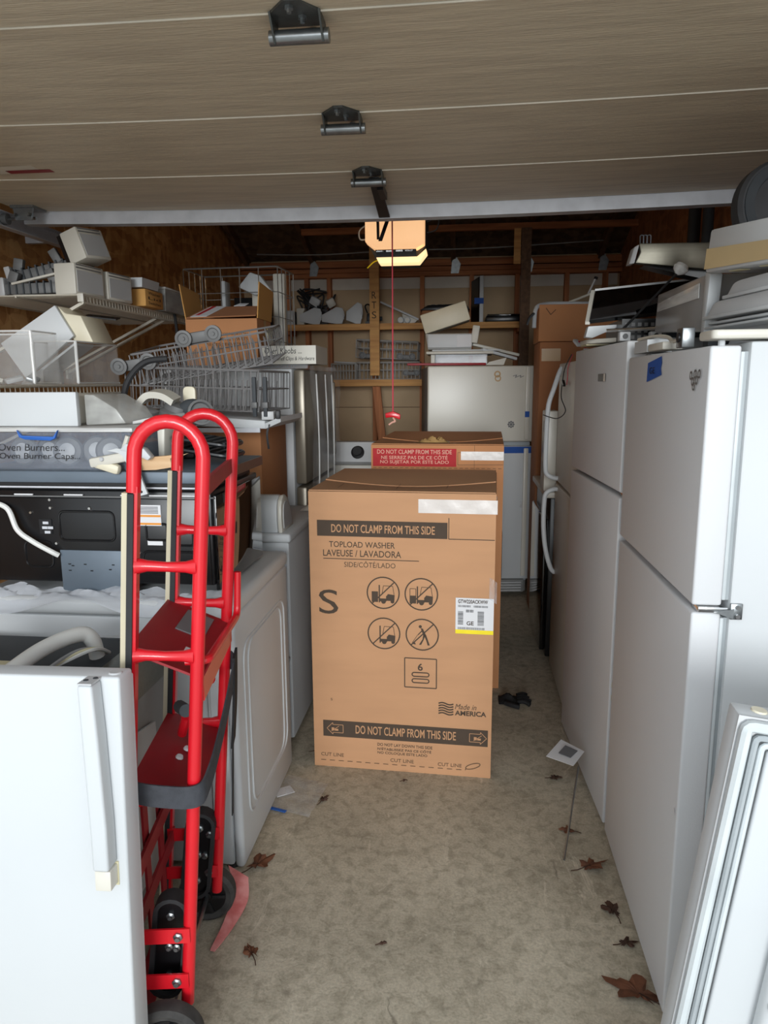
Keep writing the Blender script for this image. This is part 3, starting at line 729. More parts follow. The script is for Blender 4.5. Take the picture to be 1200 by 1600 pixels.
# white refrigerator at the back
t = thing('refrigerator', 'white top-freezer refrigerator with blue tape at the back wall', 'refrigerator', (-0.245, 5.0, 0), (0, 0, math.radians(7.0)))
W = 0.735
M().box(0.005, W - 0.005, 0.085, 0.70, 0.02, 1.64).build('cabinet', 'fgray', t, bevel=0.006)
fd = M().box(0, W, 0.0, 0.075, 1.125, 1.645).build('freezer_door', 'white_warm', t, bevel=0.012, seg=3)
ld = M().box(0, W, 0.0, 0.075, 0.135, 1.095).build('refrigerator_door', 'white', t, bevel=0.012, seg=3)
for d, z0, z1 in ((fd, 1.14, 1.64), (ld, 0.16, 1.08)):
    M().box(W - 0.062, W - 0.030, -0.014, 0.002, z0, z1).build('edge_handle', 'white_warm', d, bevel=0.006)
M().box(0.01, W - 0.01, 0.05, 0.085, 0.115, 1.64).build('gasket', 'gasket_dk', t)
g = M().box(0.03, W - 0.03, 0.03, 0.06, 0.03, 0.125).build('toe_grille', 'fgray', t, bevel=0.004)
for i in range(4): M().box(0.05, W - 0.05, 0.02, 0.031, 0.04 + i * 0.02, 0.05 + i * 0.02).build('louvre', 'graypl', g)
F = Face((0, 0, 0), (1, 0, 0), (0, 0, 1), 0.0015)
F.rect(M(), 0.02, 1.045, W, 1.090).build('tape_strip', 'blue', ld)
F.rect(M(), 0.672, 1.295, 0.703, 1.335, 10).build('tape_piece', 'blue', fd)
m = M(); F.ring(m, (0.478, 1.588), 0.018, 0.010, 18); F.ring(m, (0.482, 1.560), 0.018, 0.008, 18); m.build('magnet', 'tape_tan', fd)
m = M(); F.path(m, [(0.585, 1.575), (0.612, 1.582), (0.600, 1.565), (0.620, 1.572), (0.640, 1.580), (0.635, 1.565), (0.660, 1.575)], 0.004); m.build('script_badge', 'grayprint', fd)
m = M()
for i in range(8):
    a = i * PI / 4; F.disc(m, (0.580 + 0.018 * math.cos(a), 1.245 + 0.018 * math.sin(a)), 0.007, 10, 1 + i * 0.1)
F.disc(m, (0.580, 1.245), 0.010, 12, 2); m.build('flower_magnet', 'grayprint', fd)
M().box(0.655, 0.675, -0.006, 0.0, 0.66, 0.70).build('badge', 'graypl', ld, bevel=0.002)

# ---------------- things stacked on the back refrigerator
def openbox(m, x0, x1, y0, y1, z0, z1, th=0.004, flare=0.0):
    """a box open at the top, with wall thickness"""
    f = flare
    o = [(x0, y0, z0), (x1, y0, z0), (x1, y1, z0), (x0, y1, z0), (x0 - f, y0 - f, z1), (x1 + f, y0 - f, z1), (x1 + f, y1 + f, z1), (x0 - f, y1 + f, z1)]
    i = [(x0 + th, y0 + th, z0 + th), (x1 - th, y0 + th, z0 + th), (x1 - th, y1 - th, z0 + th), (x0 + th, y1 - th, z0 + th), (x0 - f + th, y0 - f + th, z1), (x1 + f - th, y0 - f + th, z1), (x1 + f - th, y1 + f - th, z1), (x0 - f + th, y1 + f - th, z1)]
    return m.add(o + i, [(0, 3, 2, 1), (0, 1, 5, 4), (1, 2, 6, 5), (2, 3, 7, 6), (3, 0, 4, 7), (8, 9, 10, 11), (8, 12, 13, 9), (9, 13, 14, 10), (10, 14, 15, 11), (11, 15, 12, 8), (4, 5, 13, 12), (5, 6, 14, 13), (6, 7, 15, 14), (7, 4, 12, 15)])
t = thing('shallow_bin', 'clear plastic drawer lying flat at the bottom of the stack on the back refrigerator', 'drawer', (-0.1, 5.25, 1.65))
openbox(M(), -0.20, 0.16, 5.12, 5.42, 1.655, 1.725).build('bin', 'clear_blue', t, w=True)
M().box(-0.23, -0.20, 5.11, 5.42, 1.655, 1.725).build('end_panel', 'offwhite', t, w=True, bevel=0.004)
t = thing('glass_shelf', 'white-framed refrigerator shelf under the frosted drawer on the back refrigerator', 'shelf', (0, 5.25, 1.73))
M().box(-0.26, 0.20, 5.08, 5.45, 1.727, 1.745).build('frame', 'offwhite', t, w=True, bevel=0.003)
M().box(-0.22, 0.25, 5.085, 5.10, 1.747, 1.757).build('front_trim', 'white', t, w=True, bevel=0.002)
one(M().obox((0.22, 5.2, 1.758), (0.34, 0.04, 0.02), (0, 0.22, 0.2)), 'shelf_trim', 'offwhite', 'white trim bar slanting off the right of the drawer stack', 'trim bar', bevel=0.004)
one(M().obox((0.24, 5.14, 1.725), (0.26, 0.05, 0.02), (0, 0.25, 0.3)), 'shelf_trim', 'white', 'short white trim bar hanging lowest beside the drawer stack', 'trim bar', bevel=0.004)
t = thing('crisper_bin', 'frosted white crisper drawer in the middle of the stack on the back refrigerator', 'drawer', (-0.1, 5.25, 1.76))
openbox(M(), -0.25, 0.05, 5.12, 5.44, 1.76, 1.865, 0.006, 0.015).build('bin', 'frost', t, w=True)
M().box(-0.25, 0.045, 5.095, 5.105, 1.77, 1.86).build('front_panel', 'white', t, w=True, bevel=0.004)
M().box(-0.05, 0.05, 5.088, 5.094, 1.775, 1.855).build('bright_tab', 'paper', t, w=True)
t = thing('vegetable_bin', 'cream vegetable bin front tilted on top of the stack on the back refrigerator', 'drawer', (-0.115, 5.2, 1.917), (0, math.radians(-17), 0))
M().box(-0.165, 0.165, -0.02, 0.01, 0.0, 0.135).build('panel', 'cream', t, bevel=0.008)
M().box(-0.16, 0.16, 0.01, 0.2, 0.002, 0.11).build('tray', 'offwhite', t, bevel=0.008)
one(M().obox((0.075, 5.2, 1.86), (0.05, 0.2, 0.12), (0, 0.15, 0)), 'door_bin', 'offwhite', 'small off-white door bin leaning right of the tilted cream drawer front', 'bin', bevel=0.008)
t = thing('red_level', 'long red bar lying along the top front edge of the back refrigerator', 'bar', (-0.05, 5.06, 1.65), (0, 0, math.radians(6)))
M().box(-0.34, 0.20, -0.02, 0.02, 0.0, 0.016).build('bar', 'red_dull', t, bevel=0.003)
M().prism([(0.20, -0.02, 0), (0.32, -0.03, 0.0), (0.34, -0.02, 0.05), (0.22, -0.02, 0.02)], (0, 0.04, 0)).build('end_tip', 'offwhite', t)

# ---------------- loose parts on the upper plank shelf (top z 2.06)
ZS = 2.061
def fan_piece(x, y, w, h, rot, mat, lbl, d=0.12):
    t = thing('corner_piece', lbl, 'end cap', (x, y, ZS + 0.004), (0, rot * 0.3, 0.1), 'white end caps on the upper plank shelf')
    pts = [(-w / 2, 0, h * 0.15), (-w / 2, 0, h * 0.55), (w * 0.15, 0, h), (w * 0.42, 0, h * 0.92), (w / 2, 0, h * 0.5), (w * 0.38, 0, 0.0), (w * 0.1, 0, 0.0)]
    M().prism(pts, (0, 0.012, 0)).build('plate', mat, t, bevel=0.004)
    M().prism([(a * 0.96, 0.012, c * 0.9 + 0.006) for a, b, c in pts], (0, d * 0.7, 0)).build('rim', mat, t, bevel=0.006)
    for k in range(3): M().box(w * 0.40, w * 0.47, 0.0, 0.02, h * (0.25 + 0.2 * k), h * (0.33 + 0.2 * k)).build('lug', mat, t)
fan_piece(-1.395, 6.64, 0.21, 0.15, 0.06, 'white', 'white fan-shaped end cap, left of three on the upper shelf')
fan_piece(-1.185, 6.64, 0.21, 0.15, -0.08, 'white', 'white fan-shaped end cap, middle of three on the upper shelf')
fan_piece(-0.995, 6.64, 0.15, 0.19, 0.18, 'white', 'white fan-shaped end cap standing tallest, beside the shelf post')
one(M().box(-1.63, -1.56, 6.65, 6.80, ZS, ZS + 0.13), 'vent_block', 'graypl', 'gray ribbed block at the far left of the upper shelf', 'block', bevel=0.006)
one(M().prism([(-1.53, 6.66, ZS), (-1.46, 6.66, ZS), (-1.47, 6.66, ZS + 0.10), (-1.45, 6.66, ZS + 0.15), (-1.53, 6.66, ZS + 0.15)], (0, 0.1, 0)), 'bracket_panel', 'offwhite', 'narrow white bracket standing beside the gray ribbed block', 'bracket', bevel=0.005)
t = thing('wire_harness', 'tangled dark wire harness with gray motors heaped behind the white end caps', 'wire harness', (-1.42, 6.8, ZS))
r_ = random.Random(11)
m = M()
for i in range(9):
    m.tube(spline([(-1.5 + r_.uniform(-.08, .3), 6.80 + r_.uniform(0, .06), ZS + r_.uniform(.02, .34)) for _ in range(5)]), 0.008, 6)
m.build('wires', 'blackplastic', t, w=True, kind='stuff')
M().obox((-1.39, 6.83, ZS + 0.22), (0.10, 0.07, 0.09), (0.2, 0.5, 0.1)).build('motor', 'graypl', t, w=True, bevel=0.015)
M().obox((-1.24, 6.83, ZS + 0.21), (0.08, 0.06, 0.08), (0.2, -0.5, 0.1)).build('motor', 'offwhite', t, w=True, bevel=0.015)
M().obox((-1.42, 6.85, ZS + 0.08), (0.3, 0.05, 0.15), (0, 0, 0)).build('motor_base', 'gray', t, w=True, bevel=0.02)
t = thing('motor', 'small dark gray motor lying between the end caps and the shelf post', 'motor', (-0.90, 6.7, ZS))
M().lathe([(0.045, 0), (0.05, 0.02), (0.05, 0.10), (0.02, 0.11), (0.02, 0.14)], (-0.89, 6.74, ZS + 0.055), (1, 0.2, 0), 18).build('can', 'dkgray', t, w=True)
M().box(-0.90, -0.80, 6.70, 6.80, ZS, ZS + 0.03).build('mount', 'gray', t, w=True, bevel=0.004)
M().tube(spline([(-0.88, 6.70, ZS + 0.1), (-0.90, 6.69, ZS + 0.16), (-0.86, 6.67, ZS + 0.17), (-0.82, 6.67, ZS + 0.1)]), 0.007, 6).build('hose', 'blackplastic', t, w=True)
t = thing('trim_rail', 'long light gray rail leaning down rightward past the shelf post', 'rail', (-0.6, 6.68, ZS))
M().prism([(-0.76, 6.65, 2.245), (-0.755, 6.65, 2.262), (-0.41, 6.65, 2.105), (-0.41, 6.65, 2.085)], (0, 0.05, 0)).build('rail', 'graypl', t, w=True, bevel=0.003)
M().prism([(-0.55, 6.66, ZS), (-0.45, 6.66, ZS), (-0.42, 6.66, 2.09), (-0.56, 6.66, 2.15)], (0, 0.04, 0)).build('end_plate', 'offwhite', t, w=True, bevel=0.003)
for x, l in ((-0.57, 'small white cap, left of a pair on the upper shelf edge'), (-0.51, 'small white cap, right of a pair on the upper shelf edge')):
    t = thing('plastic_cup', l, 'cap', (x, 6.64, ZS), (0, 0, 0), 'pair of white caps on the upper shelf')
    M().lathe([(0.024, -0.02), (0.028, -0.015), (0.028, 0.02)], (0, 0, 0.029), (0, 1, 0), 16).build('cup', 'white', t)
    M().lathe([(0.018, -0.026), (0.018, -0.02)], (0, 0, 0.029), (0, 1, 0), 16).build('rim', 'offwhite', t)
t = thing('cardboard_box', 'shallow cardboard box under the black broiler pan on the upper shelf', 'box', (-0.18, 6.75, ZS))
openbox(M(), -0.38, 0.03, 6.66, 6.88, ZS, ZS + 0.11, 0.005).build('box_wall', 'card_old', t, w=True)
M().box(-0.30, -0.15, 6.655, 6.66, ZS + 0.04, ZS + 0.08).build('printed_label', 'card_yel', t, w=True)
t = thing('broiler_pan', 'black broiler pan on the cardboard box on the upper shelf', 'pan', (-0.18, 6.75, ZS + 0.112))
M().prism([(-0.40, 6.64, ZS + 0.112), (0.05, 6.64, ZS + 0.112), (0.01, 6.64, ZS + 0.165), (-0.33, 6.64, ZS + 0.155)], (0, 0.24, 0)).build('pan', 'black', t, w=True, bevel=0.008)
for i in range(5): M().box(-0.30 + i * 0.06, -0.265 + i * 0.06, 6.70, 6.84, ZS + 0.157, ZS + 0.166).build('slot_rib', 'dkmetal', t, w=True)
t = thing('door_bar', 'tall white panel edge with a blue tape band leaning on a back-wall stud', 'panel', (0.13, 6.72, ZS))
M().box(0.13, 0.165, 6.64, 6.70, ZS, 2.46).build('edge_bar', 'white', t, w=True, bevel=0.004)
M().prism([(0.125, 6.70, ZS), (0.06, 6.86, ZS), (0.06, 6.86, 2.44), (0.125, 6.70, 2.46)], (0.008, 0.004, 0)).build('glass', 'black', t, w=True)
M().box(0.085, 0.167, 6.636, 6.702, 2.22, 2.27).build('tape_band', 'blue', t, w=True)
t = thing('cooktop_glass', 'flat black glass cooktop panel lying at the right end of the upper shelf', 'panel', (0.37, 6.72, ZS))
M().box(0.19, 0.54, 6.60, 6.88, ZS, ZS + 0.05).build('tray', 'black', t, w=True, bevel=0.006)
M().box(0.20, 0.53, 6.61, 6.87, ZS + 0.051, ZS + 0.066).build('glass', 'blackgloss', t, w=True, bevel=0.004)
# ================================================================ WIRE RACKS
def wire_rack(name, label, loc, rot, w, d, h, mat, nx=14, ny=9, tines=True, wheels=(), group=None, r=0.0028, wheel_mat='gray', top=True, bottom_dense=True):
    """dish rack: floor grid, upright side wires, two rims, fold-down tines, wheel carriages"""
    t = thing(name, label, 'dish rack', loc, rot, group)
    m = M()
    for i in range(nx + 1):
        x = -w / 2 + w * i / nx
        m.tube([(x, -d / 2, h), (x, -d / 2, 0), (x, d / 2, 0), (x, d / 2, h)], r * 0.8, 5)
    for j in range(ny + 1):
        y = -d / 2 + d * j / ny
        m.tube([(-w / 2, y, h), (-w / 2, y, 0), (w / 2, y, 0), (w / 2, y, h)], r * 0.8, 5)
    m.build('wire_grid', mat, t, kind='stuff')
    rim = M()
    for z in (h, h * 0.55):
        rim.tube(fillet([(-w / 2, -d / 2, z), (w / 2, -d / 2, z), (w / 2, d / 2, z), (-w / 2, d / 2, z)], 0.03, 4, True), r * 1.5 if z == h else r, 6, True)
    rim.build('rim', mat, t)
    if tines:
        m = M()
        for j in range(3):
            y = -d * 0.32 + j * d * 0.30
            for i in range(int(nx * 1.3)):
                x = -w * 0.45 + w * 0.9 * i / (nx * 1.3 - 1)
                m.tube([(x, y, 0.002), (x + 0.004, y + 0.012, h * 0.75)], r * 0.75, 5)
        m.build('tines', mat, t, kind='stuff')
    for (wx, wz, s) in wheels:
        c = M().box(wx - 0.075 * s, wx + 0.075 * s, -d / 2 - 0.022, -d / 2 - 0.006, wz - 0.022 * s, wz + 0.022 * s).build('wheel_carriage', wheel_mat, t, bevel=0.006)
        for k in (-1, 1):
            M().lathe([(0.030 * s, 0), (0.034 * s, 0.004), (0.034 * s, 0.016), (0.024 * s, 0.017), (0.020 * s, 0.013), (0.008 * s, 0.013), (0.007 * s, 0.019)], (wx + k * 0.062 * s, -d / 2 - 0.022, wz + 0.004), (0, -1, 0), 20).build('wheel', wheel_mat, c)
    return t

def basket(name, label, loc, rot, w, d, h, mat, nx, nz, r=0.003):
    """plain wire basket"""
    t = thing(name, label, 'wire basket', loc, rot)
    m = M()
    for i in range(nx + 1):
        x = -w / 2 + w * i / nx
        m.tube(fillet([(x, -d / 2, h), (x, -d / 2, 0), (x, d / 2, 0), (x, d / 2, h)], 0.015, 2), r, 5)
    for k in range(1, nz):
        z = h * k / nz
        m.tube(fillet([(-w / 2, -d / 2, z), (w / 2, -d / 2, z), (w / 2, d / 2, z), (-w / 2, d / 2, z)], 0.02, 3, True), r * 0.9, 5, True)
    for j in range(5):
        y = -d / 2 + d * j / 4
        m.tube(fillet([(-w / 2, y, h), (-w / 2, y, 0), (w / 2, y, 0), (w / 2, y, h)], 0.015, 2), r, 5)
    m.build('wire_grid', mat, t, kind='stuff')
    M().tube(fillet([(-w / 2, -d / 2, h), (w / 2, -d / 2, h), (w / 2, d / 2, h), (-w / 2, d / 2, h)], 0.02, 4, True), r * 1.5, 6, True).build('rim', mat, t)
    return t

# racks on the lower plank shelf (top z 1.565)
wire_rack('dish_rack', 'gray dishwasher rack with wheels, tilted on top of another on the lower plank shelf', (-0.70, 6.75, 1.752), (0, math.radians(3), 0), 0.56, 0.28, 0.155, 'gray_rack', 8, 4, False, ((-0.16, 0.015, 0.9), (0.18, 0.02, 0.9)), r=0.006)
wire_rack('dish_rack', 'gray dishwasher rack standing at the bottom of the pair on the lower plank shelf', (-0.69, 6.75, 1.568), (0, 0, 0), 0.58, 0.28, 0.15, 'gray_rack', 16, 5, False, ((0.22, 0.05, 0.8),), r=0.005)
wire_rack('cutlery_basket', 'small gray dishwasher basket left of the rack pair on the lower plank shelf', (-1.10, 6.72, 1.568), (0, 0, 0), 0.22, 0.2, 0.14, 'gray_rack', 8, 4, False, (), r=0.005)['category'] = 'basket'
one(M().obox((-1.07, 6.68, 1.72), (0.24, 0.05, 0.012), (0, 0.06, 0.1)), 'metal_strip', 'graypl', 'light metal strip lying on the small gray basket of the lower shelf', 'strip', bevel=0.003)

# ================================================================ LEFT: tall refrigerator and what is on it
t = thing('refrigerator', 'white refrigerator with film-wrapped steel doors behind the dryer on the left', 'refrigerator', (-1.12, 3.9, 0))
M().box(-1.50, -0.835, 3.50, 4.32, 0.02, 1.605).build('cabinet', 'white', t, w=True, bevel=0.008)
for z0, z1, n in ((0.08, 1.02, 'refrigerator_door'), (1.035, 1.60, 'freezer_door')):
    d = M().box(-0.830, -0.775, 3.505, 4.315, z0, z1).build(n, 'film_door', t, w=True, bevel=0.01)
    M().box(-0.775, -0.755, 4.22, 4.25, z0 + 0.08, z1 - 0.06).build('handle', 'film_door', d, w=True, bevel=0.006)
r_ = random.Random(5)
M().grid(lambda u, v: (-0.740 - 0.012 * math.sin(u * 19 + 3 * math.sin(v * 7)) * math.sin(v * 9 + u * 4), 3.50 + 0.83 * u, 0.1 + 1.52 * v), 40, 40).build('plastic_wrap', 'film', t, w=True)
for y in (3.62, 3.86, 4.05):
    M().tube(spline([(-0.740, y, 1.58), (-0.735, y + 0.02, 1.2), (-0.738, y - 0.01, 0.7), (-0.735, y + 0.03, 0.2)]), 0.004, 5).build('wrap_fold', 'clear_edge', t, w=True)
M().box(-1.48, -0.76, 3.52, 4.3, 1.606, 1.625).build('top_wrap', 'film', t, w=True)
M().box(-1.45, -0.9, 3.55, 4.25, 0.0, 0.02).build('base', 'blackplastic', t, w=True)
# white cardboard tray of knobs
t = thing('knob_tray', 'white cardboard tray with handwriting on the left refrigerator top', 'box', (-0.84, 3.62, 1.626))
openbox(M(), -0.985, -0.715, 3.505, 3.80, 1.627, 1.715, 0.004).build('tray_wall', 'offwhite', t, w=True)
F = Face((-0.985, 3.505, 1.627), (1, 0, 0), (0, 0, 1), 0.001)
F.text('handwriting', 'Oven Knobs ...', 0.015, 0.050, 0.20, 0.078, 'blackink', t, 1, 0, 0.15, w=True)
F.text('handwriting', 'Drawer Shelf Clips & Hardware', 0.01, 0.012, 0.262, 0.036, 'blackink', t, 1, 0, 0.15, w=True)
# open carton with raised flaps
t = thing('parts_carton', 'open brown cardboard carton with raised side flaps on the left refrigerator', 'box', (-1.2, 3.68, 1.626))
openbox(M(), -1.40, -1.03, 3.60, 3.86, 1.627, 1.855, 0.005).build('box_wall', 'card_dk', t, w=True)
M().prism([(-1.40, 3.60, 1.856), (-1.40, 3.86, 1.856), (-1.425, 3.86, 2.01), (-1.425, 3.60, 2.025)], (0.005, 0, 0)).build('flap', 'card_yel', t, w=True)
M().prism([(-1.03, 3.60, 1.856), (-1.03, 3.86, 1.856), (-1.015, 3.86, 2.01), (-1.015, 3.60, 2.03)], (0.005, 0, 0)).build('flap', 'card_yel', t, w=True)
M().prism([(-1.395, 3.862, 1.856), (-1.035, 3.862, 1.856), (-1.035, 3.90, 1.945), (-1.395, 3.90, 1.93)], (0, 0.005, 0)).build('flap', 'card_old', t, w=True)
fl = M().prism([(-1.395, 3.60, 1.858), (-1.035, 3.60, 1.866), (-1.035, 3.76, 1.925), (-1.335, 3.76, 1.925)], (0, 0.003, 0.006)).build('flap', 'card_old', t, w=True)
M().prism([(-1.375, 3.605, 1.866), (-1.29, 3.605, 1.868), (-1.235, 3.75, 1.930), (-1.315, 3.75, 1.930)], (0, 0, 0.002)).build('shipping_label', 'paper', fl, w=True)
M().prism([(-1.355, 3.625, 1.876), (-1.335, 3.625, 1.877), (-1.285, 3.74, 1.929), (-1.303, 3.74, 1.929)], (0, -0.001, 0.002)).build('red_bar', 'ink_red', fl, w=True)
M().prism([(-1.19, 3.74, 1.930), (-1.13, 3.74, 1.930), (-1.12, 3.775, 1.945), (-1.17, 3.775, 1.945)], (0, 0, 0.002)).build('label_scrap', 'paper', t, w=True)
F = Face((-1.40, 3.60, 1.627), (1, 0, 0), (0, 0, 1), 0.001)
for i, (s_, a0, a1) in enumerate((('CORPORATION', 0.18, 0.32), ('SERVICE PARTS', 0.16, 0.32), ('PIECES SERVICES', 0.10, 0.30))):
    F.text('lettering', s_, a0, 0.148 - i * 0.026, a1, (0.160, 0.137, 0.110)[i], 'ink', t, 1, 0, w=True)
Fr = Face((-1.03, 3.60, 1.627), (0, 1, 0), (0, 0, 1), 0.001)
Fr.rect(M(), 0.12, 0.14, 0.17, 0.235).build('tape_strip', 'tape_tan', t, w=True)
tg = M().obox((-1.018, 3.80, 1.755), (0.004, 0.10, 0.13), (0.12, 0, 0)).build('paper_tag', 'sticker', t, w=True)
basket('wire_basket', 'tall gray wire basket holding white parts behind the open carton', (-1.27, 4.12, 1.627), (0, 0, math.radians(-3)), 0.54, 0.30, 0.53, 'chrome_wire', 5, 4)
t = thing('plastic_scoop', 'white plastic scoop-shaped piece standing inside the wire basket', 'plastic part', (-1.18, 4.10, 1.64))
M().prism([(-1.27, 4.08, 2.07), (-1.20, 4.08, 2.15), (-1.14, 4.08, 2.13), (-1.08, 4.08, 2.05), (-1.17, 4.08, 2.02)], (0, 0.06, 0)).build('bowl', 'white', t, w=True, bevel=0.008)
M().box(-1.20, -1.15, 4.11, 4.14, 1.636, 2.06).build('stem', 'offwhite', t, w=True, bevel=0.006)
one(M().box(-1.355, -1.335, 4.05, 4.14, 1.636, 2.10), 'plastic_strip', 'white', 'narrow white slat upright at the middle of the wire basket', 'slat', bevel=0.003)
one(M().prism([(-1.09, 4.16, 1.636), (-1.03, 4.16, 1.636), (-1.02, 4.16, 2.15), (-1.09, 4.16, 2.15)], (0, 0.05, 0)), 'ice_bin', 'offwhite', 'off-white bin piece standing at the right end of the wire basket', 'bin', bevel=0.008)
one(M().box(-1.32, -1.10, 4.16, 4.2, 1.636, 2.02), 'control_board', 'black', 'dark board standing in the wire basket behind the white scoop', 'board', bevel=0.003)

# ---------------- brown carton and tray on the dryer, with dish racks on top
t = thing('cardboard_box', 'plain brown cardboard box under the dish racks on the dryer', 'box', (-1.1, 3.2, 0.93))
M().box(-1.38, -0.86, 3.0, 3.44, 0.935, 1.348).build('box_wall', 'card_dk', t, w=True, bevel=0.003)
M().box(-1.38, -0.86, 3.21, 3.225, 1.3485, 1.351).build('flap_seam', 'tape_tan', t, w=True)
t = thing('white_tray', 'white metal tray with clips under the dish racks', 'tray', (-1.05, 3.1, 1.352))
M().prism([(-1.35, 2.86, 1.372), (-0.80, 2.86, 1.352), (-0.80, 2.86, 1.385), (-1.35, 2.86, 1.425)], (0, 0.5, 0)).build('pan', 'white', t, w=True, bevel=0.004)
M().prism([(-0.80, 2.86, 1.352), (-0.745, 2.90, 1.378), (-0.745, 3.3, 1.378), (-0.80, 3.36, 1.352)], (0, 0, 0.022)).build('end_lip', 'white', t, w=True)
M().box(-1.20, -0.82, 2.852, 2.862, 1.338, 1.356).build('under_rail', 'steel', t, w=True)
M().obox((-0.795, 2.89, 1.405), (0.05, 0.03, 0.035), (0, 0, 0.2)).build('clip', 'graypl', t, w=True, bevel=0.004)
M().obox((-0.755, 2.90, 1.408), (0.02, 0.03, 0.035), (0, 0, 0.2)).build('clip', 'blackplastic', t, w=True, bevel=0.004)
M().ribbon(spline([(-0.785, 2.87, 1.37), (-0.795, 2.868, 1.33), (-0.79, 2.868, 1.27)]), (0.008, 0, 0), 0.003).build('dangling_strap', 'dkmetal', t, w=True)
wire_rack('dish_rack', 'dark gray dishwasher rack, lower of the two in front of the open carton', (-1.11, 3.12, 1.43), (0, math.radians(2), math.radians(-3)), 0.58, 0.44, 0.165, 'dkgray_rack', 18, 10, True, (), r=0.0034)
wire_rack('dish_rack', 'gray dishwasher rack with gray wheels tilted up rightward on the lower rack', (-1.10, 3.16, 1.60), (math.radians(8), math.radians(-9), math.radians(5)), 0.58, 0.42, 0.13, 'dkgray_rack', 16, 9, True, ((0.02, 0.155, 1.0), (-0.27, 0.09, 1.0)), r=0.0032)
for x, l in ((-0.845, 'gray upright rack clip, left of the pair at the lower dish rack'), (-0.80, 'gray upright rack clip, right of the pair at the lower dish rack')):
    t = thing('rack_clip', l, 'clip', (x, 2.88, 1.40), (0, 0, 0), 'upright rack clips')
    M().box(-0.008, 0.008, -0.01, 0.006, 0.0, 0.16).build('post', 'dkgray', t, bevel=0.003)
    M().box(-0.012, 0.012, -0.014, 0.008, 0.035, 0.06).build('catch', 'gray', t, bevel=0.003)
t = thing('lever_bar', 'cream plastic lever with a dark hole standing in front of the dish racks', 'lever', (-0.98, 2.52, 1.28))
M().prism(fillet([(-1.002, 2.515, 1.405), (-0.956, 2.515, 1.405), (-0.956, 2.515, 1.525), (-1.002, 2.515, 1.525)], 0.018, 5, True), (0, 0.018, 0)).build('bar', 'cream', t, w=True, bevel=0.003)
M().lathe([(0.011, 0), (0.011, 0.003)], (-0.979, 2.515, 1.432), (0, -1, 0), 14).build('hole', 'black', t, w=True)
M().box(-0.99, -0.97, 2.516, 2.528, 1.279, 1.42).build('foot', 'gray', t, w=True)

# ---------------- dryer seen from behind
t = thing('dryer', 'white dryer seen from its steel back, beside the front carton', 'dryer', (-1.05, 3.1, 0))
M().box(-1.38, -0.700, 2.80, 3.46, 0.03, 0.895).build('cabinet', 'white', t, w=True, bevel=0.012)
bp = M().box(-1.34, -0.712, 2.788, 2.80, 0.05, 0.86).build('back_panel', 'steel', t, w=True, bevel=0.006)
M().box(-0.86, -0.735, 2.776, 2.789, 0.08, 0.84).build('pressed_channel', 'zinc', bp, w=True, bevel=0.01)
M().box(-0.83, -0.795, 2.772, 2.777, 0.30, 0.42).build('wire_cover', 'dkmetal', bp, w=True, bevel=0.003)
for z in (0.12, 0.35, 0.58, 0.78): M().lathe([(0.007, 0), (0.005, 0.006)], (-0.755, 2.776, z), (0, -1, 0), 8).build('screw', 'chrome', bp, w=True)
tp = M().prism([(-1.40, 2.78, 0.895), (-0.690, 2.78, 0.895), (-0.690, 3.48, 0.895), (-1.40, 3.48, 0.895)], (0, 0, 0.038)).build('top', 'white', t, w=True, bevel=0.012, seg=3)
cp = [(2.80, 0.932), (2.79, 0.99), (2.793, 1.04), (2.806, 1.068), (2.835, 1.084), (2.87, 1.082), (2.905, 1.065), (2.94, 1.03), (2.975, 0.975), (2.99, 0.932)]
cs = M().prism([(-1.40, y, z) for y, z in cp], (0.655, 0, 0)).build('console', 'white', t, w=True, bevel=0.008)
M().prism([(-0.744, y, z) for y, z in cp], (0.018, 0, 0)).build('end_cap', 'white_warm', cs, w=True, bevel=0.006)
M().prism([(-0.726, 2.885 + (y - 2.885) * 0.72, 0.99 + (z - 0.99) * 0.72) for y, z in cp], (0.003, 0, 0)).build('cap_recess', 'graypl', cs, w=True)
for k in range(4):
    M().tube(spline([(-0.93 + k * 0.006, 2.77, 0.86), (-0.88 + k * 0.006, 2.75, 0.76), (-0.81 + k * 0.006, 2.745, 0.62), (-0.755 + k * 0.005, 2.74, 0.50 + 0.004 * k), (-0.735 + k * 0.004, 2.74, 0.435)]), 0.005, 6).build('power_cord', 'cordgray', t, w=True)
pl = M().obox((-0.725, 2.74, 0.405), (0.05, 0.03, 0.05), (0, 0.3, 0.2)).build('plug', 'cordgray', t, w=True, bevel=0.006)
M().box(-0.73, -0.724, 2.736, 2.744, 0.35, 0.385).build('prong', 'tape_tan', pl, w=True)
for x in (-1.34, -0.75):
    for y in (2.84, 3.42): M().lathe([(0.02, 0), (0.016, 0.03)], (x, y, 0.0), (0, 0, 1), 10).build('foot', 'offwhite', t, w=True)
one(M().grid(lambda u, v: (-0.77 + 0.07 * u, 3.30 + 0.14 * v, 0.936 + 0.02 * math.sin(u * 3) * math.sin(v * 3)), 4, 4), 'packing_foam', 'offwhite', 'crumpled white packing foam on the right edge of the dryer top', 'foam')

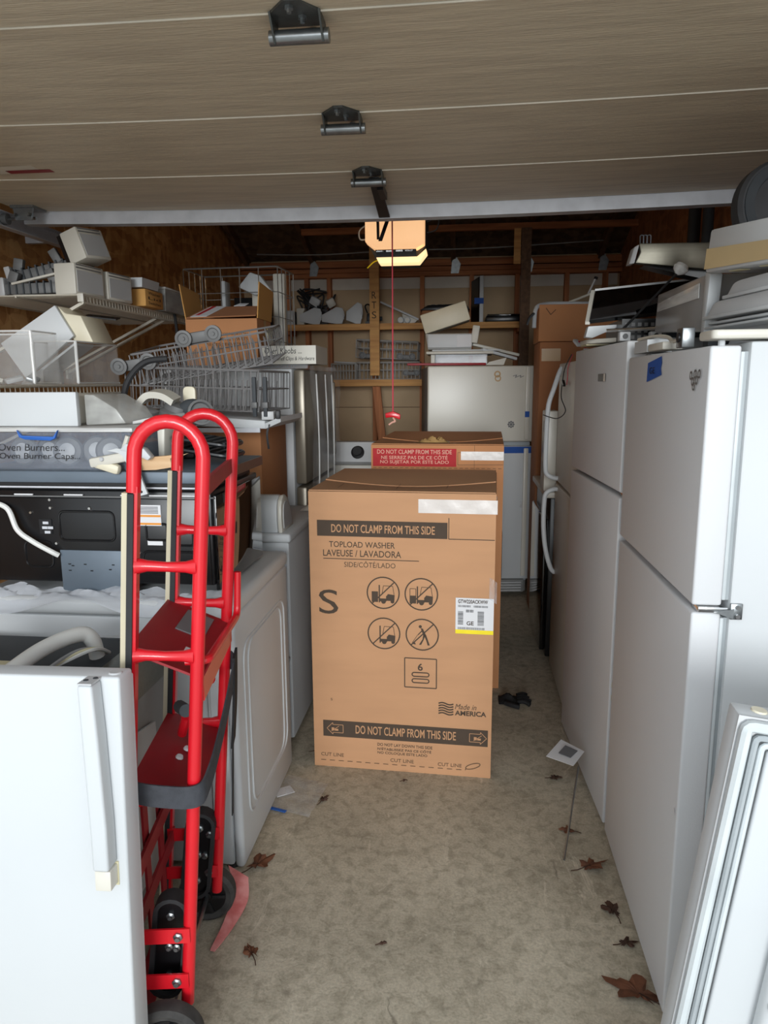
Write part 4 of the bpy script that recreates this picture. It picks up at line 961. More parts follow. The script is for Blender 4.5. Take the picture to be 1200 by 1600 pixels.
# ---------------- white washer under the black oven
t = thing('washer', 'white washer with a pressed front panel facing the aisle, under the black oven', 'washer', (-1.05, 2.3, 0))
M().box(-1.50, -0.705, 1.985, 2.64, 0.02, 0.84).build('cabinet', 'white', t, w=True, bevel=0.010)
fp = M().box(-0.704, -0.672, 1.985, 2.64, 0.012, 0.845).build('front_panel', 'white', t, w=True, bevel=0.014, seg=3)
for ins, x in ((0.075, -0.6715), (0.12, -0.6715)):
    M().tube(fillet([(x, 1.985 + ins, 0.12 + ins * 0.3), (x, 2.64 - ins, 0.12 + ins * 0.3), (x, 2.64 - ins, 0.76 - ins * 0.3), (x, 1.985 + ins, 0.76 - ins * 0.3)], 0.07, 6, True), 0.0045, 6, True).build('pressed_bead', 'white', fp, w=True)
tp = M().prism([(-1.51, 1.975, 0.842), (-0.668, 1.975, 0.842), (-0.668, 2.65, 0.842), (-1.51, 2.65, 0.842)], (0, 0, 0.055)).build('top', 'white', t, w=True, bevel=0.02, seg=4)
M().tube(fillet([(-1.36, 1.983, 0.60), (-1.22, 1.983, 0.775), (-0.80, 1.983, 0.775), (-0.76, 1.983, 0.70), (-0.76, 1.983, 0.15)], 0.04, 5), 0.005, 6).build('side_bead', 'graypl', t, w=True)
for x in (-1.36, -0.72):
    for y in (2.02, 2.60): M().lathe([(0.02, 0), (0.016, 0.02)], (x, y, 0.0), (0, 0, 1), 10).build('foot', 'blackplastic', t, w=True)
r_ = random.Random(2)
one(M().grid(lambda u, v: (-1.505 + 0.815 * u, 1.962 + 0.064 * v - 0.010 * abs(math.sin(u * 13)) * (1 - v), 0.8985 - 0.05 * (1 - v) ** 3 * (0.5 + 0.5 * math.sin(u * 11)) + 0.028 * v * abs(math.sin(u * 17 + v * 5)) * abs(math.sin(u * 7.3 - v * 3)) + 0.005 * v * math.sin(u * 41 + v * 13) ** 2), 70, 8), 'plastic_sheet', 'film_dense', 'crumpled clear plastic sheet lying between the washer top and the black oven', 'plastic sheet')

# ---------------- black oven on the washer
t = thing('oven', 'black wall oven with its back to the camera on the washer', 'oven', (-1.08, 2.3, 0.898))
OX0, OX1, OY0, OY1 = -1.53, -0.742, 2.035, 2.52
M().box(OX0, OX1, OY0, OY1, 0.93, 1.218).build('body', 'black', t, w=True, bevel=0.006)
for x in (OX0 + 0.03, OX1 - 0.08): M().box(x, x + 0.05, OY0 + 0.12, OY1 - 0.02, 0.899, 0.931).build('foot_rail', 'blackplastic', t, w=True)
gl = M().box(OX1, OX1 + 0.012, OY0 + 0.01, OY1, 0.91, 1.205).build('glass_door', 'blackgloss', t, w=True, bevel=0.003)
tpo = M().box(OX0, OX1 + 0.015, OY0 - 0.012, OY1 + 0.01, 1.243, 1.278).build('top_slab', 'bluegray', t, w=True, bevel=0.004)
M().box(OX1 + 0.015, OX1 + 0.020, OY0 - 0.012, OY1 + 0.01, 1.245, 1.276).build('side_strip', 'stainless', tpo, w=True)
M().box(OX0 + 0.02, OX1 - 0.02, OY0 + 0.02, OY1 - 0.02, 1.219, 1.243).build('vent_gap', 'blackplastic', t, w=True)
M().box(OX0, OX1, OY0 - 0.005, OY0 - 0.001, 1.226, 1.231).build('bright_edge', 'steel', t, w=True)
M().box(OX0, OX1 + 0.01, OY0 - 0.004, OY0, 1.198, 1.202).build('bright_edge', 'gray', t, w=True)
bpnl = M().box(OX0 + 0.005, OX1 - 0.008, OY0 - 0.008, OY0 + 0.002, 0.935, 1.196).build('back_panel', 'black', t, w=True, bevel=0.003)
M().box(-1.225, -0.985, OY0 - 0.012, OY0 - 0.008, 0.905, 1.035).build('patch_plate', 'bluegray', bpnl, w=True, bevel=0.002)
def emboss(x0, x1, z0, z1, r=0.02):
    M().tube(fillet([(x0, OY0 - 0.008, z0), (x1, OY0 - 0.008, z0), (x1, OY0 - 0.008, z1), (x0, OY0 - 0.008, z1)], r, 5, True), 0.004, 6, True).build('embossed_bead', 'black', bpnl, w=True)
emboss(-1.22, -1.045, 1.065, 1.155); emboss(-0.945, -0.88, 1.07, 1.12, 0.01); emboss(-0.86, -0.80, 1.055, 1.10, 0.01); emboss(-1.34, -1.25, 0.98, 1.06); emboss(-0.96, -0.79, 0.965, 1.035)
lb = M().box(-0.985, -0.895, OY0 - 0.0115, OY0 - 0.0085, 1.115, 1.178).build('warning_label', 'paper', bpnl, w=True)
for z in (1.118, 1.142): M().box(-0.984, -0.896, OY0 - 0.013, OY0 - 0.0115, z, z + 0.006).build('orange_line', 'orange', lb, w=True)
m = M()
for i in range(5): m.box(-0.978, -0.903, OY0 - 0.013, OY0 - 0.0115, 1.153 + i * 0.0045, 1.155 + i * 0.0045)
m.build('fine_print', 'grayprint', lb, w=True, kind='stuff')
M().box(-0.942, -0.895, OY0 - 0.011, OY0 - 0.0085, 1.055, 1.072).build('small_label', 'paper', bpnl, w=True)
for x, z in ((-1.245, 1.19), (-1.245, 1.165), (-1.31, 1.15), (-1.12, 1.165), (-1.235, 1.055), (-0.985, 1.05), (-0.97, 1.03), (-0.80, 1.045)):
    M().lathe([(0.006, 0), (0.004, 0.004)], (x, OY0 - 0.008, z), (0, -1, 0), 8).build('screw', 'chrome', bpnl, w=True)
jb = M().box(-1.285, -1.245, OY0 - 0.011, OY0 - 0.008, 1.085, 1.13).build('bracket_mark', 'dkmetal', bpnl, w=True)
for dx, dz in ((-1.272, 1.115), (-1.275, 1.10), (-1.258, 1.10), (-1.268, 1.086)): M().box(dx, dx + 0.018, OY0 - 0.013, OY0 - 0.011, dz, dz + 0.008).build('pin', 'steel', jb, w=True)
m = M()
for x, z in ((-1.20, 0.99), (-1.20, 0.97), (-1.19, 0.985), (-1.15, 0.99), (-1.13, 0.97), (-1.06, 0.99), (-1.07, 0.975)): m.box(x, x + 0.008, OY0 - 0.014, OY0 - 0.0122, z, z + 0.003)
m.build('slots', 'black', bpnl, w=True, kind='stuff')
M().tube(spline([(-1.44, OY0 - 0.02, 1.185), (-1.375, OY0 - 0.025, 1.165), (-1.345, OY0 - 0.03, 1.10), (-1.30, OY0 - 0.03, 1.065), (-1.245, OY0 - 0.03, 1.035), (-1.225, OY0 - 0.02, 1.02)]), 0.008, 8).build('conduit', 'cordwhite', t, w=True)
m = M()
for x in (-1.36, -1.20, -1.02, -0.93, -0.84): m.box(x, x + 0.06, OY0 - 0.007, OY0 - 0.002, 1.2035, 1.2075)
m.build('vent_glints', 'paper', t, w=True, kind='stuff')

# ---------------- on top of the oven (z 1.278)
ZO = 1.279
t = thing('storage_bin', 'clear bin labelled oven burners with a blue latch on the black oven', 'storage bin', (-1.22, 2.2, ZO))
openbox(M(), -1.46, -0.985, 2.045, 2.33, ZO, 1.393, 0.004, 0.006).build('bin', 'clear_blue', t, w=True)
M().prism([(-1.475, 2.03, 1.394), (-0.970, 2.03, 1.394), (-0.970, 2.345, 1.394), (-1.475, 2.345, 1.394)], (0, 0, 0.014)).build('lid', 'clear_edge', t, w=True, bevel=0.004)
M().prism([(-1.325, 2.026, 1.402), (-1.31, 2.026, 1.385), (-1.21, 2.026, 1.382), (-1.195, 2.026, 1.402), (-1.205, 2.026, 1.376), (-1.22, 2.026, 1.370), (-1.30, 2.026, 1.373), (-1.318, 2.026, 1.380)], (0, -0.012, 0)).build('latch', 'blue_latch', t, w=True, bevel=0.002)
F = Face((-1.46, 2.044, ZO), (1, 0, 0), (0, 0, 1), 0.003)
F.text('handwriting', 'Oven Burners...', 0.055, 0.058, 0.268, 0.080, 'blackink', t, 1, 0.0, 0.12, w=True)
F.text('handwriting', 'Oven Burner Caps...', 0.055, 0.028, 0.315, 0.052, 'blackink', t, 1, 0.0, 0.12, w=True)
for i, (x, l) in enumerate(((-1.36, 'first'), (-1.29, 'second'), (-1.215, 'third'), (-1.135, 'fourth'), (-1.075, 'fifth'))):
    y = 2.10 + 0.03 * (i % 2)
    c = thing('burner_cap', f'gray round burner cap inside the clear bin, {l} from the left', 'burner cap', (x, y, ZO + 0.006), (0, 0, 0.1 * i), 'burner caps in the clear bin')
    M().lathe([(0.030, -0.006), (0.044, -0.004), (0.046, 0.0), (0.040, 0.006), (0.012, 0.007)], (0, 0, 0.047), (0, -1, 0.12), 26).build('cap', 'gray', c)
    M().lathe([(0.022, 0.0), (0.024, 0.004), (0.020, 0.005)], (0, -0.007, 0.048), (0, -1, 0.12), 20).build('ring', 'graypl', c)
t = thing('large_bin', 'large white drawer with a bright flat front on the burner bin', 'drawer', (-1.35, 2.3, 1.409))
M().box(-1.55, -1.165, 2.08, 2.10, 1.409, 1.512).build('front', 'white', t, w=True, bevel=0.003)
M().box(-1.54, -1.18, 2.10, 2.40, 1.410, 1.505).build('tray', 'offwhite', t, w=True, bevel=0.02)
t = thing('tub', 'translucent gray plastic tub sloping down beside the white drawer', 'tub', (-1.08, 2.3, ZO))
M().prism([(-1.162, 2.12, 1.409), (-1.162, 2.12, 1.505), (-1.13, 2.12, 1.503), (-1.06, 2.12, 1.46), (-1.03, 2.12, 1.415)], (0, 0.22, 0)).build('bowl', 'frost', t, w=True, bevel=0.006)
M().prism([(-0.962, 2.18, 1.281), (-0.940, 2.18, 1.30), (-0.932, 2.18, 1.425), (-0.962, 2.18, 1.412)], (0, 0.15, 0)).build('side', 'offwhite', t, w=True, bevel=0.008)
M().prism([(-1.03, 2.16, 1.410), (-0.928, 2.16, 1.428), (-0.928, 2.16, 1.440), (-1.03, 2.16, 1.42)], (0, 0.18, 0)).build('rim', 'clear_edge', t, w=True, bevel=0.003)
# hinge arms and a wooden scrap on the front edge
t = thing('hinge_bracket', 'white curved door hinge arm with two holes hanging over the oven edge', 'hinge', (-0.97, 2.03, ZO))
M().ribbon(spline([(-1.02, 2.0, 1.345), (-0.975, 1.995, 1.335), (-0.955, 1.99, 1.30), (-0.945, 1.985, 1.265), (-0.925, 1.98, 1.215)]), (0.030, 0.0, 0.008), 0.008).build('arm', 'white', t, w=True)
for z, x in ((1.245, -0.938), (1.225, -0.929)): M().lathe([(0.004, 0), (0.004, 0.002)], (x, 1.977, z), (0, -1, 0), 8).build('hole', 'black', t, w=True)
M().prism([(-0.995, 1.99, 1.345), (-0.975, 1.99, 1.365), (-0.92, 1.99, 1.350), (-0.90, 1.99, 1.325), (-0.91, 1.99, 1.315), (-0.955, 1.99, 1.335)], (0, 0.03, 0)).build('cover', 'white', t, w=True, bevel=0.003)
t = thing('hinge_bracket', 'cream straight hinge arm with a broken foam end lying on the oven edge', 'hinge', (-1.04, 2.03, ZO))
M().obox((-1.02, 2.008, 1.318), (0.15, 0.028, 0.030), (0, -0.18, 0)).build('arm', 'offwhite', t, w=True, bevel=0.008)
M().obox((-1.045, 2.010, 1.296), (0.085, 0.03, 0.032), (0, 0.3, 0)).build('foam', 'cream', t, w=True, bevel=0.012)
M().rod((-0.995, 2.01, 1.335), (-0.975, 2.01, 1.385), 0.007, 8).build('pin', 'offwhite', t, w=True)
M().lathe([(0.007, 0), (0.005, 0.003)], (-1.052, 1.992, 1.318), (0, -1, 0), 10).build('rivet', 'graypl', t, w=True)
t = thing('wood_scrap', 'splintered pale wood scrap lying on the oven top', 'wood', (-0.90, 2.05, ZO))
M().prism([(-0.975, 2.02, 1.305), (-0.945, 2.02, 1.320), (-0.87, 2.02, 1.326), (-0.825, 2.02, 1.332), (-0.82, 2.02, 1.328), (-0.855, 2.02, 1.318), (-0.850, 2.02, 1.292), (-0.90, 2.02, 1.284), (-0.955, 2.02, 1.282)], (0, 0.022, 0)).build('board', 'pale_wood', t, w=True, bevel=0.002)
M().prism([(-0.83, 2.025, 1.326), (-0.80, 2.025, 1.334), (-0.83, 2.025, 1.321)], (0, 0.008, 0)).build('splinter', 'pale_wood', t, w=True)
# gray pump and black drip pans heap
t = thing('pump_motor', 'gray dishwasher pump motor with white bracket heaped on the oven', 'pump', (-1.02, 2.42, ZO))
M().lathe([(0.060, 0), (0.066, 0.02), (0.066, 0.10), (0.055, 0.11), (0.055, 0.13), (0.03, 0.14)], (-1.03, 2.45, 1.335), (0.35, 0, 0.93), 24).build('can', 'gray', t, w=True)
M().tube(spline([(-0.985, 2.44, 1.42), (-0.95, 2.43, 1.45), (-0.92, 2.42, 1.45), (-0.895, 2.40, 1.42)]), [0.03] * 24 + [0.036], 16).build('elbow', 'dkgray', t, w=True)
M().lathe([(0.044, 0), (0.044, 0.02), (0.036, 0.021), (0.034, 0.005)], (-0.895, 2.39, 1.435), (0.5, -0.8, 0.2), 22).build('port', 'gray', t, w=True)
M().ribbon(spline([(-1.11, 2.42, 1.475), (-1.08, 2.42, 1.500), (-1.03, 2.42, 1.498), (-0.99, 2.42, 1.475)]), (0.0, 0.07, 0.01), 0.022).build('bracket', 'offwhite', t, w=True)
for k in range(4): M().box(-1.09 + k * 0.028, -1.075 + k * 0.028, 2.383, 2.388, 1.35, 1.42).build('cooling_fin', 'dkgray', t, w=True)
M().obox((-1.12, 2.44, 1.40), (0.07, 0.1, 0.10), (0.1, 0.3, 0)).build('valve', 'graypl', t, w=True, bevel=0.012)
M().obox((-1.02, 2.445, 1.306), (0.20, 0.13, 0.05), (0, 0, 0)).build('base', 'blackplastic', t, w=True, bevel=0.01)
for i, (x, z, tl, l) in enumerate(((-0.832, 1.352, 0.14, 'upper'), (-0.828, 1.318, 0.14, 'lower'))):
    t = thing('drip_grate', f'black slotted burner grate, {l} of the two beside the pump', 'grate', (x, 2.30, z), (0, tl, 0), 'black burner grates')
    M().tube(fillet([(-0.092, -0.10, 0), (0.092, -0.10, 0), (0.092, 0.07, 0), (-0.092, 0.07, 0)], 0.03, 4, True), 0.008, 8, True).build('frame', 'black', t)
    for k in range(6): M().box(-0.078 + k * 0.03, -0.066 + k * 0.03, -0.10, 0.07, -0.006, 0.008).build('bar', 'dkgray' if i == 0 else 'black', t)
# ================================================================ WIRE SHELVES ON THE LEFT WALL
def wire_shelf(label, y0, y1, z, xf, brackets):
    """vinyl-coated wire shelf: cross wires, front lip with double rod, diagonal brackets to the wall"""
    t = thing('wire_shelf', label, 'wire shelf', (XL, (y0 + y1) / 2, z - 0.06))
    m = M(); n = int((y1 - y0) / 0.027)
    for i in range(n + 1):
        y = y0 + (y1 - y0) * i / n
        m.tube([(XL + 0.005, y, z), (xf, y, z), (xf, y, z - 0.032)], 0.003, 5)
    m.build('cross_wires', 'white_wire', t, w=True, kind='stuff')
    for x, zz, r in ((xf, z, 0.005), (xf, z - 0.032, 0.005), (XL + 0.03, z - 0.004, 0.004), ((XL + xf) / 2, z - 0.005, 0.004)):
        M().rod((x, y0 - 0.01, zz), (x, y1 + 0.01, zz), r, 8).build('rail', 'white_wire', t, w=True)
    for yb in brackets:
        b = M().ribbon([(xf - 0.01, yb, z - 0.03), (XL + 0.004, yb + 0.0, z - 0.30)], (0, 0.02, 0), 0.012).build('bracket', 'white_wire', t, w=True)
        M().box(XL, XL + 0.012, yb - 0.02, yb + 0.02, z - 0.33, z - 0.27).build('bracket_foot', 'white_wire', b, w=True, bevel=0.003)
    M().box(xf - 0.02, xf + 0.006, y0 - 0.014, y0 - 0.006, z - 0.03, z + 0.004).build('end_cap', 'offwhite', t, w=True, bevel=0.002)
wire_shelf('upper white wire shelf on the left wall, crowded with small boxes', 2.88, 4.30, 1.895, -1.545, (2.90, 3.62, 3.72))
wire_shelf('lower white wire shelf on the left wall under the clear bins', 1.75, 3.06, 1.53, -1.48, (2.30, 2.92))
ZU, ZL = 1.899, 1.534
def smallbox(x, y, w, d, h, rz, z, lbl, rot=None):
    t = thing('control_box', lbl, 'box', (x, y, z), rot or (0, 0, rz), 'white control boxes on the upper wire shelf')
    M().box(-w / 2, w / 2, -d / 2, d / 2, 0, h).build('shell', 'offwhite', t, bevel=0.006)
    M().box(w / 2 - 0.001, w / 2 + 0.0015, -d / 2 + 0.012, d / 2 - 0.012, 0.012, h * 0.78).build('side_label', 'graypl', t)
    for k in range(2): M().box(w / 2, w / 2 + 0.0022, -d / 2 + 0.01, d / 2 - 0.02, h * 0.84 + k * 0.012, h * 0.84 + 0.004 + k * 0.012).build('vent_line', 'gray', t)
    return t
smallbox(-1.615, 2.99, 0.10, 0.19, 0.125, -0.15, ZU, 'white control box, nearest on the upper wire shelf')
smallbox(-1.585, 3.20, 0.10, 0.18, 0.12, -0.15, ZU, 'white control box, second from the near end of the upper shelf')
smallbox(0, 0, 0.085, 0.17, 0.13, 0, 0, 'white control box with a dark back tilted on top of the other two', None).location = (-1.60, 3.02, ZU + 0.128)
t = bpy.data.objects['control_box.002']; t.rotation_euler = (0.10, -0.30, -0.2); t.location = (-1.575, 3.03, ZU + 0.145)
M().box(-0.062, -0.044, -0.08, 0.08, 0.005, 0.125).build('dark_back', 'black', t)
def finned(x, y, z, L, rot, lbl):
    t = thing('rack_slide', lbl, 'rack slide', (x, y, z), rot, 'gray rack slides on the upper wire shelf')
    M().box(-L / 2, L / 2, -0.02, 0.02, 0, 0.045).build('rail', 'gray', t, bevel=0.005)
    for k in range(8): M().box(-L / 2 + 0.02 + k * L / 8.5, -L / 2 + 0.026 + k * L / 8.5, -0.026, 0.024, 0.002, 0.052).build('fin', 'dkgray', t)
    M().box(-L / 2 - 0.02, -L / 2 + 0.005, -0.03, 0.03, -0.005, 0.07).build('end_block', 'graypl', t, bevel=0.004)
    M().obox((-L / 2 + 0.04, -0.005, 0.07), (0.04, 0.03, 0.05), (0, 0.4, 0)).build('catch', 'gray', t, bevel=0.004)
    M().obox((L / 2 - 0.05, -0.005, 0.07), (0.035, 0.03, 0.06), (0, -0.3, 0)).build('catch', 'gray', t, bevel=0.004)
finned(-1.80, 2.97, ZU + 0.012, 0.25, (0, -0.03, 0.1), 'gray finned rack slide lying lowest at the near end of the upper shelf')
finned(-1.79, 3.02, ZU + 0.088, 0.25, (0, -0.22, 0.15), 'gray finned rack slide tilted on top of the other slide')
for k, (zz, tl, l) in enumerate(((0.075, -0.2, 'white metal strip between the two gray rack slides'), (0.004, 0.0, 'white metal strip under the gray rack slides'))):
    one(M().obox((-1.77, 2.95 + k * 0.01, ZU + zz), (0.24, 0.03, 0.010), (0, tl, 0.05)), 'metal_strip', 'offwhite', l, 'strip', bevel=0.003)
t = thing('plastic_dish', 'shallow white plastic dish on the small cardboard box of the upper shelf', 'dish', (-1.56, 3.45, ZU + 0.082))
openbox(M(), -1.63, -1.50, 3.34, 3.52, ZU + 0.083, ZU + 0.125, 0.005, 0.006).build('dish', 'white', t, w=True)
M().lathe([(0.02, 0), (0.018, 0.012), (0.008, 0.02)], (-1.565, 3.42, ZU + 0.088), (0, 0, 1), 14).build('knob', 'graypl', t, w=True)
t = thing('cardboard_box', 'small cardboard box with handwriting on the upper wire shelf', 'box', (-1.56, 3.45, ZU))
M().box(-1.62, -1.495, 3.36, 3.56, ZU, ZU + 0.078).build('box_wall', 'card_yel', t, w=True, bevel=0.002)
F = Face((-1.495, 3.36, ZU), (0, 1, 0), (0, 0, 1), 0.001)
for i, s_ in enumerate(('Washer', 'Lid', 'Switches')): F.text('handwriting', s_, 0.03, 0.055 - i * 0.022, 0.17, 0.068 - i * 0.022, 'blackink', t, w=True)
M().box(-1.622, -1.56, 3.355, 3.36, ZU + 0.002, ZU + 0.076).build('side_flap', 'card_old', t, w=True)
t = thing('clear_container', 'clear plastic container of small parts on the upper wire shelf', 'container', (-1.56, 3.72, ZU))
openbox(M(), -1.66, -1.50, 3.60, 3.86, ZU, ZU + 0.105, 0.004, 0.006).build('bin', 'frost', t, w=True)
M().box(-1.67, -1.49, 3.59, 3.87, ZU + 0.106, ZU + 0.116).build('lid', 'clear_edge', t, w=True, bevel=0.003)
m = M(); r_ = random.Random(4)
for i in range(22): m.obox((r_.uniform(-1.64, -1.52), r_.uniform(3.63, 3.83), ZU + 0.012 + r_.uniform(0, 0.05)), (0.03, 0.02, 0.015), (r_.uniform(0, 3), r_.uniform(0, 3), 0))
m.build('small_parts', 'gray', t, w=True, kind='stuff')
t = thing('card_box', 'pale card box with handwriting at the far end of the upper wire shelf', 'box', (-1.55, 3.98, ZU))
M().obox((-1.55, 3.98, ZU + 0.052), (0.09, 0.17, 0.10), (0, 0, 0.1)).build('box_wall', 'sticker', t, w=True, bevel=0.002)
M().box(-1.515, -1.500, 3.93, 4.03, ZU + 0.045, ZU + 0.055).build('scribble', 'blackink', t, w=True)
one(M().obox((-1.72, 3.95, ZU + 0.06), (0.16, 0.26, 0.11), (0, 0, 0.2)), 'dark_box', 'card_old', 'dim brown box behind the clear container on the upper wire shelf', 'box', bevel=0.004)
one(M().obox((-1.64, 3.56, ZU + 0.135), (0.18, 0.34, 0.012), (0.03, 0.1, 0.15)), 'cover_plate', 'graypl', 'gray flat cover plate lying over the small boxes of the upper shelf', 'cover', bevel=0.003)
t = thing('drain_hose', 'black rubber hose looping down from the upper wire shelf', 'hose', (-1.48, 3.9, ZU - 0.4))
M().tube(spline([(-1.55, 3.90, ZU + 0.12), (-1.50, 3.92, ZU + 0.06), (-1.47, 3.94, ZU - 0.06), (-1.46, 3.97, ZU - 0.25), (-1.46, 3.98, ZU - 0.42)]), 0.011, 8).build('hose', 'rubber', t, w=True)
M().lathe([(0.016, 0), (0.016, 0.03)], (-1.46, 3.98, ZU - 0.45), (0, 0, 1), 10).build('coupling', 'blackplastic', t, w=True)
t = thing('drain_hose', 'second black hose hanging nearer the wall from the upper wire shelf', 'hose', (-1.53, 3.78, ZU - 0.3))
M().tube(spline([(-1.60, 3.88, ZU + 0.125), (-1.54, 3.80, ZU + 0.03), (-1.52, 3.78, ZU - 0.12), (-1.53, 3.78, ZU - 0.26)]), 0.008, 8).build('hose', 'rubber', t, w=True)
M().lathe([(0.012, 0), (0.012, 0.03)], (-1.53, 3.78, ZU - 0.29), (0, 0, 1), 10).build('coupling', 'blackplastic', t, w=True)
one(M().obox((-1.66, 3.25, ZU - 0.06), (0.14, 0.12, 0.006), (0.15, 0.1, 0.3)), 'dark_flap', 'blackplastic', 'dark flap hanging under the upper wire shelf', 'flap')

# lower shelf: clear bins, tilted white drawer
def clear_bin(x0, x1, y0, y1, h, lbl):
    t = thing('clear_bin', lbl, 'bin', ((x0 + x1) / 2, (y0 + y1) / 2, ZL), (0, 0, 0), 'clear bins on the lower wire shelf')
    openbox(M(), x0, x1, y0, y1, ZL, ZL + h, 0.003).build('bin', 'clear', t, w=True)
    M().tube(fillet([(x0, y0, ZL + h), (x1, y0, ZL + h), (x1, y1, ZL + h), (x0, y1, ZL + h)], 0.012, 3, True), 0.0035, 6, True).build('rim', 'clear_edge', t, w=True)
    for x in (x0, x1): M().rod((x, y0, ZL + 0.006), (x, y0, ZL + h), 0.006, 8).build('corner_rib', 'clear_edge', t, w=True)
    M().rod((x1, y0, ZL + 0.006), (x1, y1, ZL + 0.006), 0.004, 6).build('base_edge', 'clear_edge', t, w=True)
    return t
clear_bin(-1.86, -1.535, 2.47, 2.64, 0.19, 'long clear refrigerator bin, nearest on the lower wire shelf')
clear_bin(-1.66, -1.485, 2.68, 3.02, 0.165, 'narrow clear bin behind the long one on the lower wire shelf')
t = thing('ice_container', 'white ice-maker drawer tilted up behind the clear bins on the lower shelf', 'drawer', (-1.74, 2.82, ZL + 0.02))
M().prism([(-1.86, 2.78, 1.700), (-1.615, 2.78, 1.845), (-1.545, 2.78, 1.725), (-1.765, 2.78, 1.560)], (0, 0.02, 0)).build('front', 'white', t, w=True, bevel=0.004)
M().prism([(-1.615, 2.80, 1.845), (-1.585, 2.80, 1.815), (-1.52, 2.80, 1.805), (-1.475, 2.80, 1.70), (-1.55, 2.80, 1.705), (-1.66, 2.80, 1.78)], (0, 0.18, 0)).build('body', 'cream', t, w=True, bevel=0.006)
M().prism([(-1.765, 2.80, 1.548), (-1.555, 2.80, 1.690), (-1.555, 2.80, 1.700), (-1.765, 2.80, 1.560)], (0, 0.15, 0)).build('lower_edge', 'white', t, w=True)
M().prism([(-1.80, 2.80, 1.536), (-1.70, 2.80, 1.536), (-1.70, 2.80, 1.60), (-1.78, 2.80, 1.56)], (0, 0.15, 0)).build('prop', 'frost', t, w=True)
r_ = random.Random(8)
for i, l in enumerate(('off-white plastic clip lying at the wall end of the long clear bin', 'gray plastic clip lying in the middle of the long clear bin', 'shiny metal clip lying at the aisle end of the long clear bin')):
    one(M().obox((-1.74 + i * 0.075, 2.55, ZL + 0.02), (0.06, 0.04, 0.016), (r_.uniform(-.4, .4), r_.uniform(-.3, .3), r_.uniform(0, 3))), 'loose_clip', ('offwhite', 'graypl', 'zinc')[i % 3], l, 'clip', 'loose clips in the long clear bin', bevel=0.003)
t = thing('drain_hose', 'thick black hose arching up from the pump heap beside the dish racks', 'hose', (-1.2, 2.5, 1.28))
M().tube(spline([(-1.205, 2.49, 1.292), (-1.225, 2.50, 1.38), (-1.225, 2.52, 1.50), (-1.20, 2.54, 1.57), (-1.15, 2.56, 1.615), (-1.08, 2.58, 1.625)]), 0.012, 8).build('hose', 'rubber', t)
for ob in t.children: ob.location = (1.2, -2.5, -1.28)
M().lathe([(0.016, 0), (0.016, 0.025)], (-1.205, 2.49, 1.280), (0, 0, 1), 10).build('coupling', 'blackplastic', t, w=True)

# ================================================================ FOREGROUND LEFT
# dishwasher between washer and the leaning door
t = thing('dishwasher', 'pulled-out dishwasher with dark padded top behind the hand truck', 'dishwasher', (-1.1, 1.65, 0))
M().box(-1.42, -0.86, 1.43, 1.94, 0.06, 0.765).build('tub', 'fgray', t, w=True, bevel=0.006)
M().box(-1.43, -0.85, 1.425, 1.945, 0.766, 0.786).build('padded_top', 'dkgray', t, w=True, bevel=0.008)
dd = M().prism([(-0.855, 1.43, 0.10), (-0.79, 1.43, 0.10), (-0.765, 1.43, 0.70), (-0.79, 1.43, 0.80), (-0.85, 1.43, 0.78)], (0, 0.51, 0)).build('front_door', 'fgray', t, w=True, bevel=0.006)
M().prism([(-0.792, 1.425, 0.705), (-0.763, 1.425, 0.70), (-0.785, 1.425, 0.812), (-0.845, 1.425, 0.805)], (0, 0.52, 0)).build('control_panel', 'stainless', dd, w=True, bevel=0.004)
M().prism([(-0.815, 1.426, 0.14), (-0.788, 1.426, 0.14), (-0.770, 1.426, 0.55), (-0.80, 1.426, 0.62), (-0.83, 1.426, 0.5)], (0, -0.006, 0)).build('torn_lining', 'black', dd, w=True)
M().prism([(-0.79, 1.47, 0.12), (-0.768, 1.47, 0.66), (-0.766, 1.80, 0.60), (-0.782, 1.86, 0.16)], (0.006, 0, 0)).build('front_skin', 'white', dd, w=True)
M().prism([(-1.28, 1.60, 0.787), (-1.16, 1.62, 0.787), (-1.12, 1.74, 0.787), (-1.19, 1.74, 0.787)], (0, 0, 0.002)).build('spec_sticker', 'sticker', t, w=True)
hp = spline([(-1.06, 1.44, 0.795), (-1.03, 1.55, 0.825), (-0.985, 1.66, 0.86), (-0.93, 1.74, 0.872), (-0.905, 1.76, 0.85), (-0.90, 1.77, 0.80)], 10)
M().tube(hp, 0.021, 12).build('drain_hose', 'cordwhite', t, w=True)
for k in range(3): M().tube(spline([(-0.98, 1.60 + k * 0.02, 0.80), (-0.94, 1.68, 0.83 - k * 0.006), (-0.90 + k * 0.012, 1.72, 0.84), (-0.88, 1.80, 0.80)]), 0.005, 6).build('wire', ('cordgray', 'sticker', 'cordwhite')[k], t, w=True)
for x in (-1.38, -0.90):
    for y in (1.47, 1.90): M().lathe([(0.015, 0), (0.015, 0.06)], (x, y, 0.0), (0, 0, 1), 10).build('leg', 'zinc', t, w=True)

for ob in t.children: pass
t.location.x -= 0.09
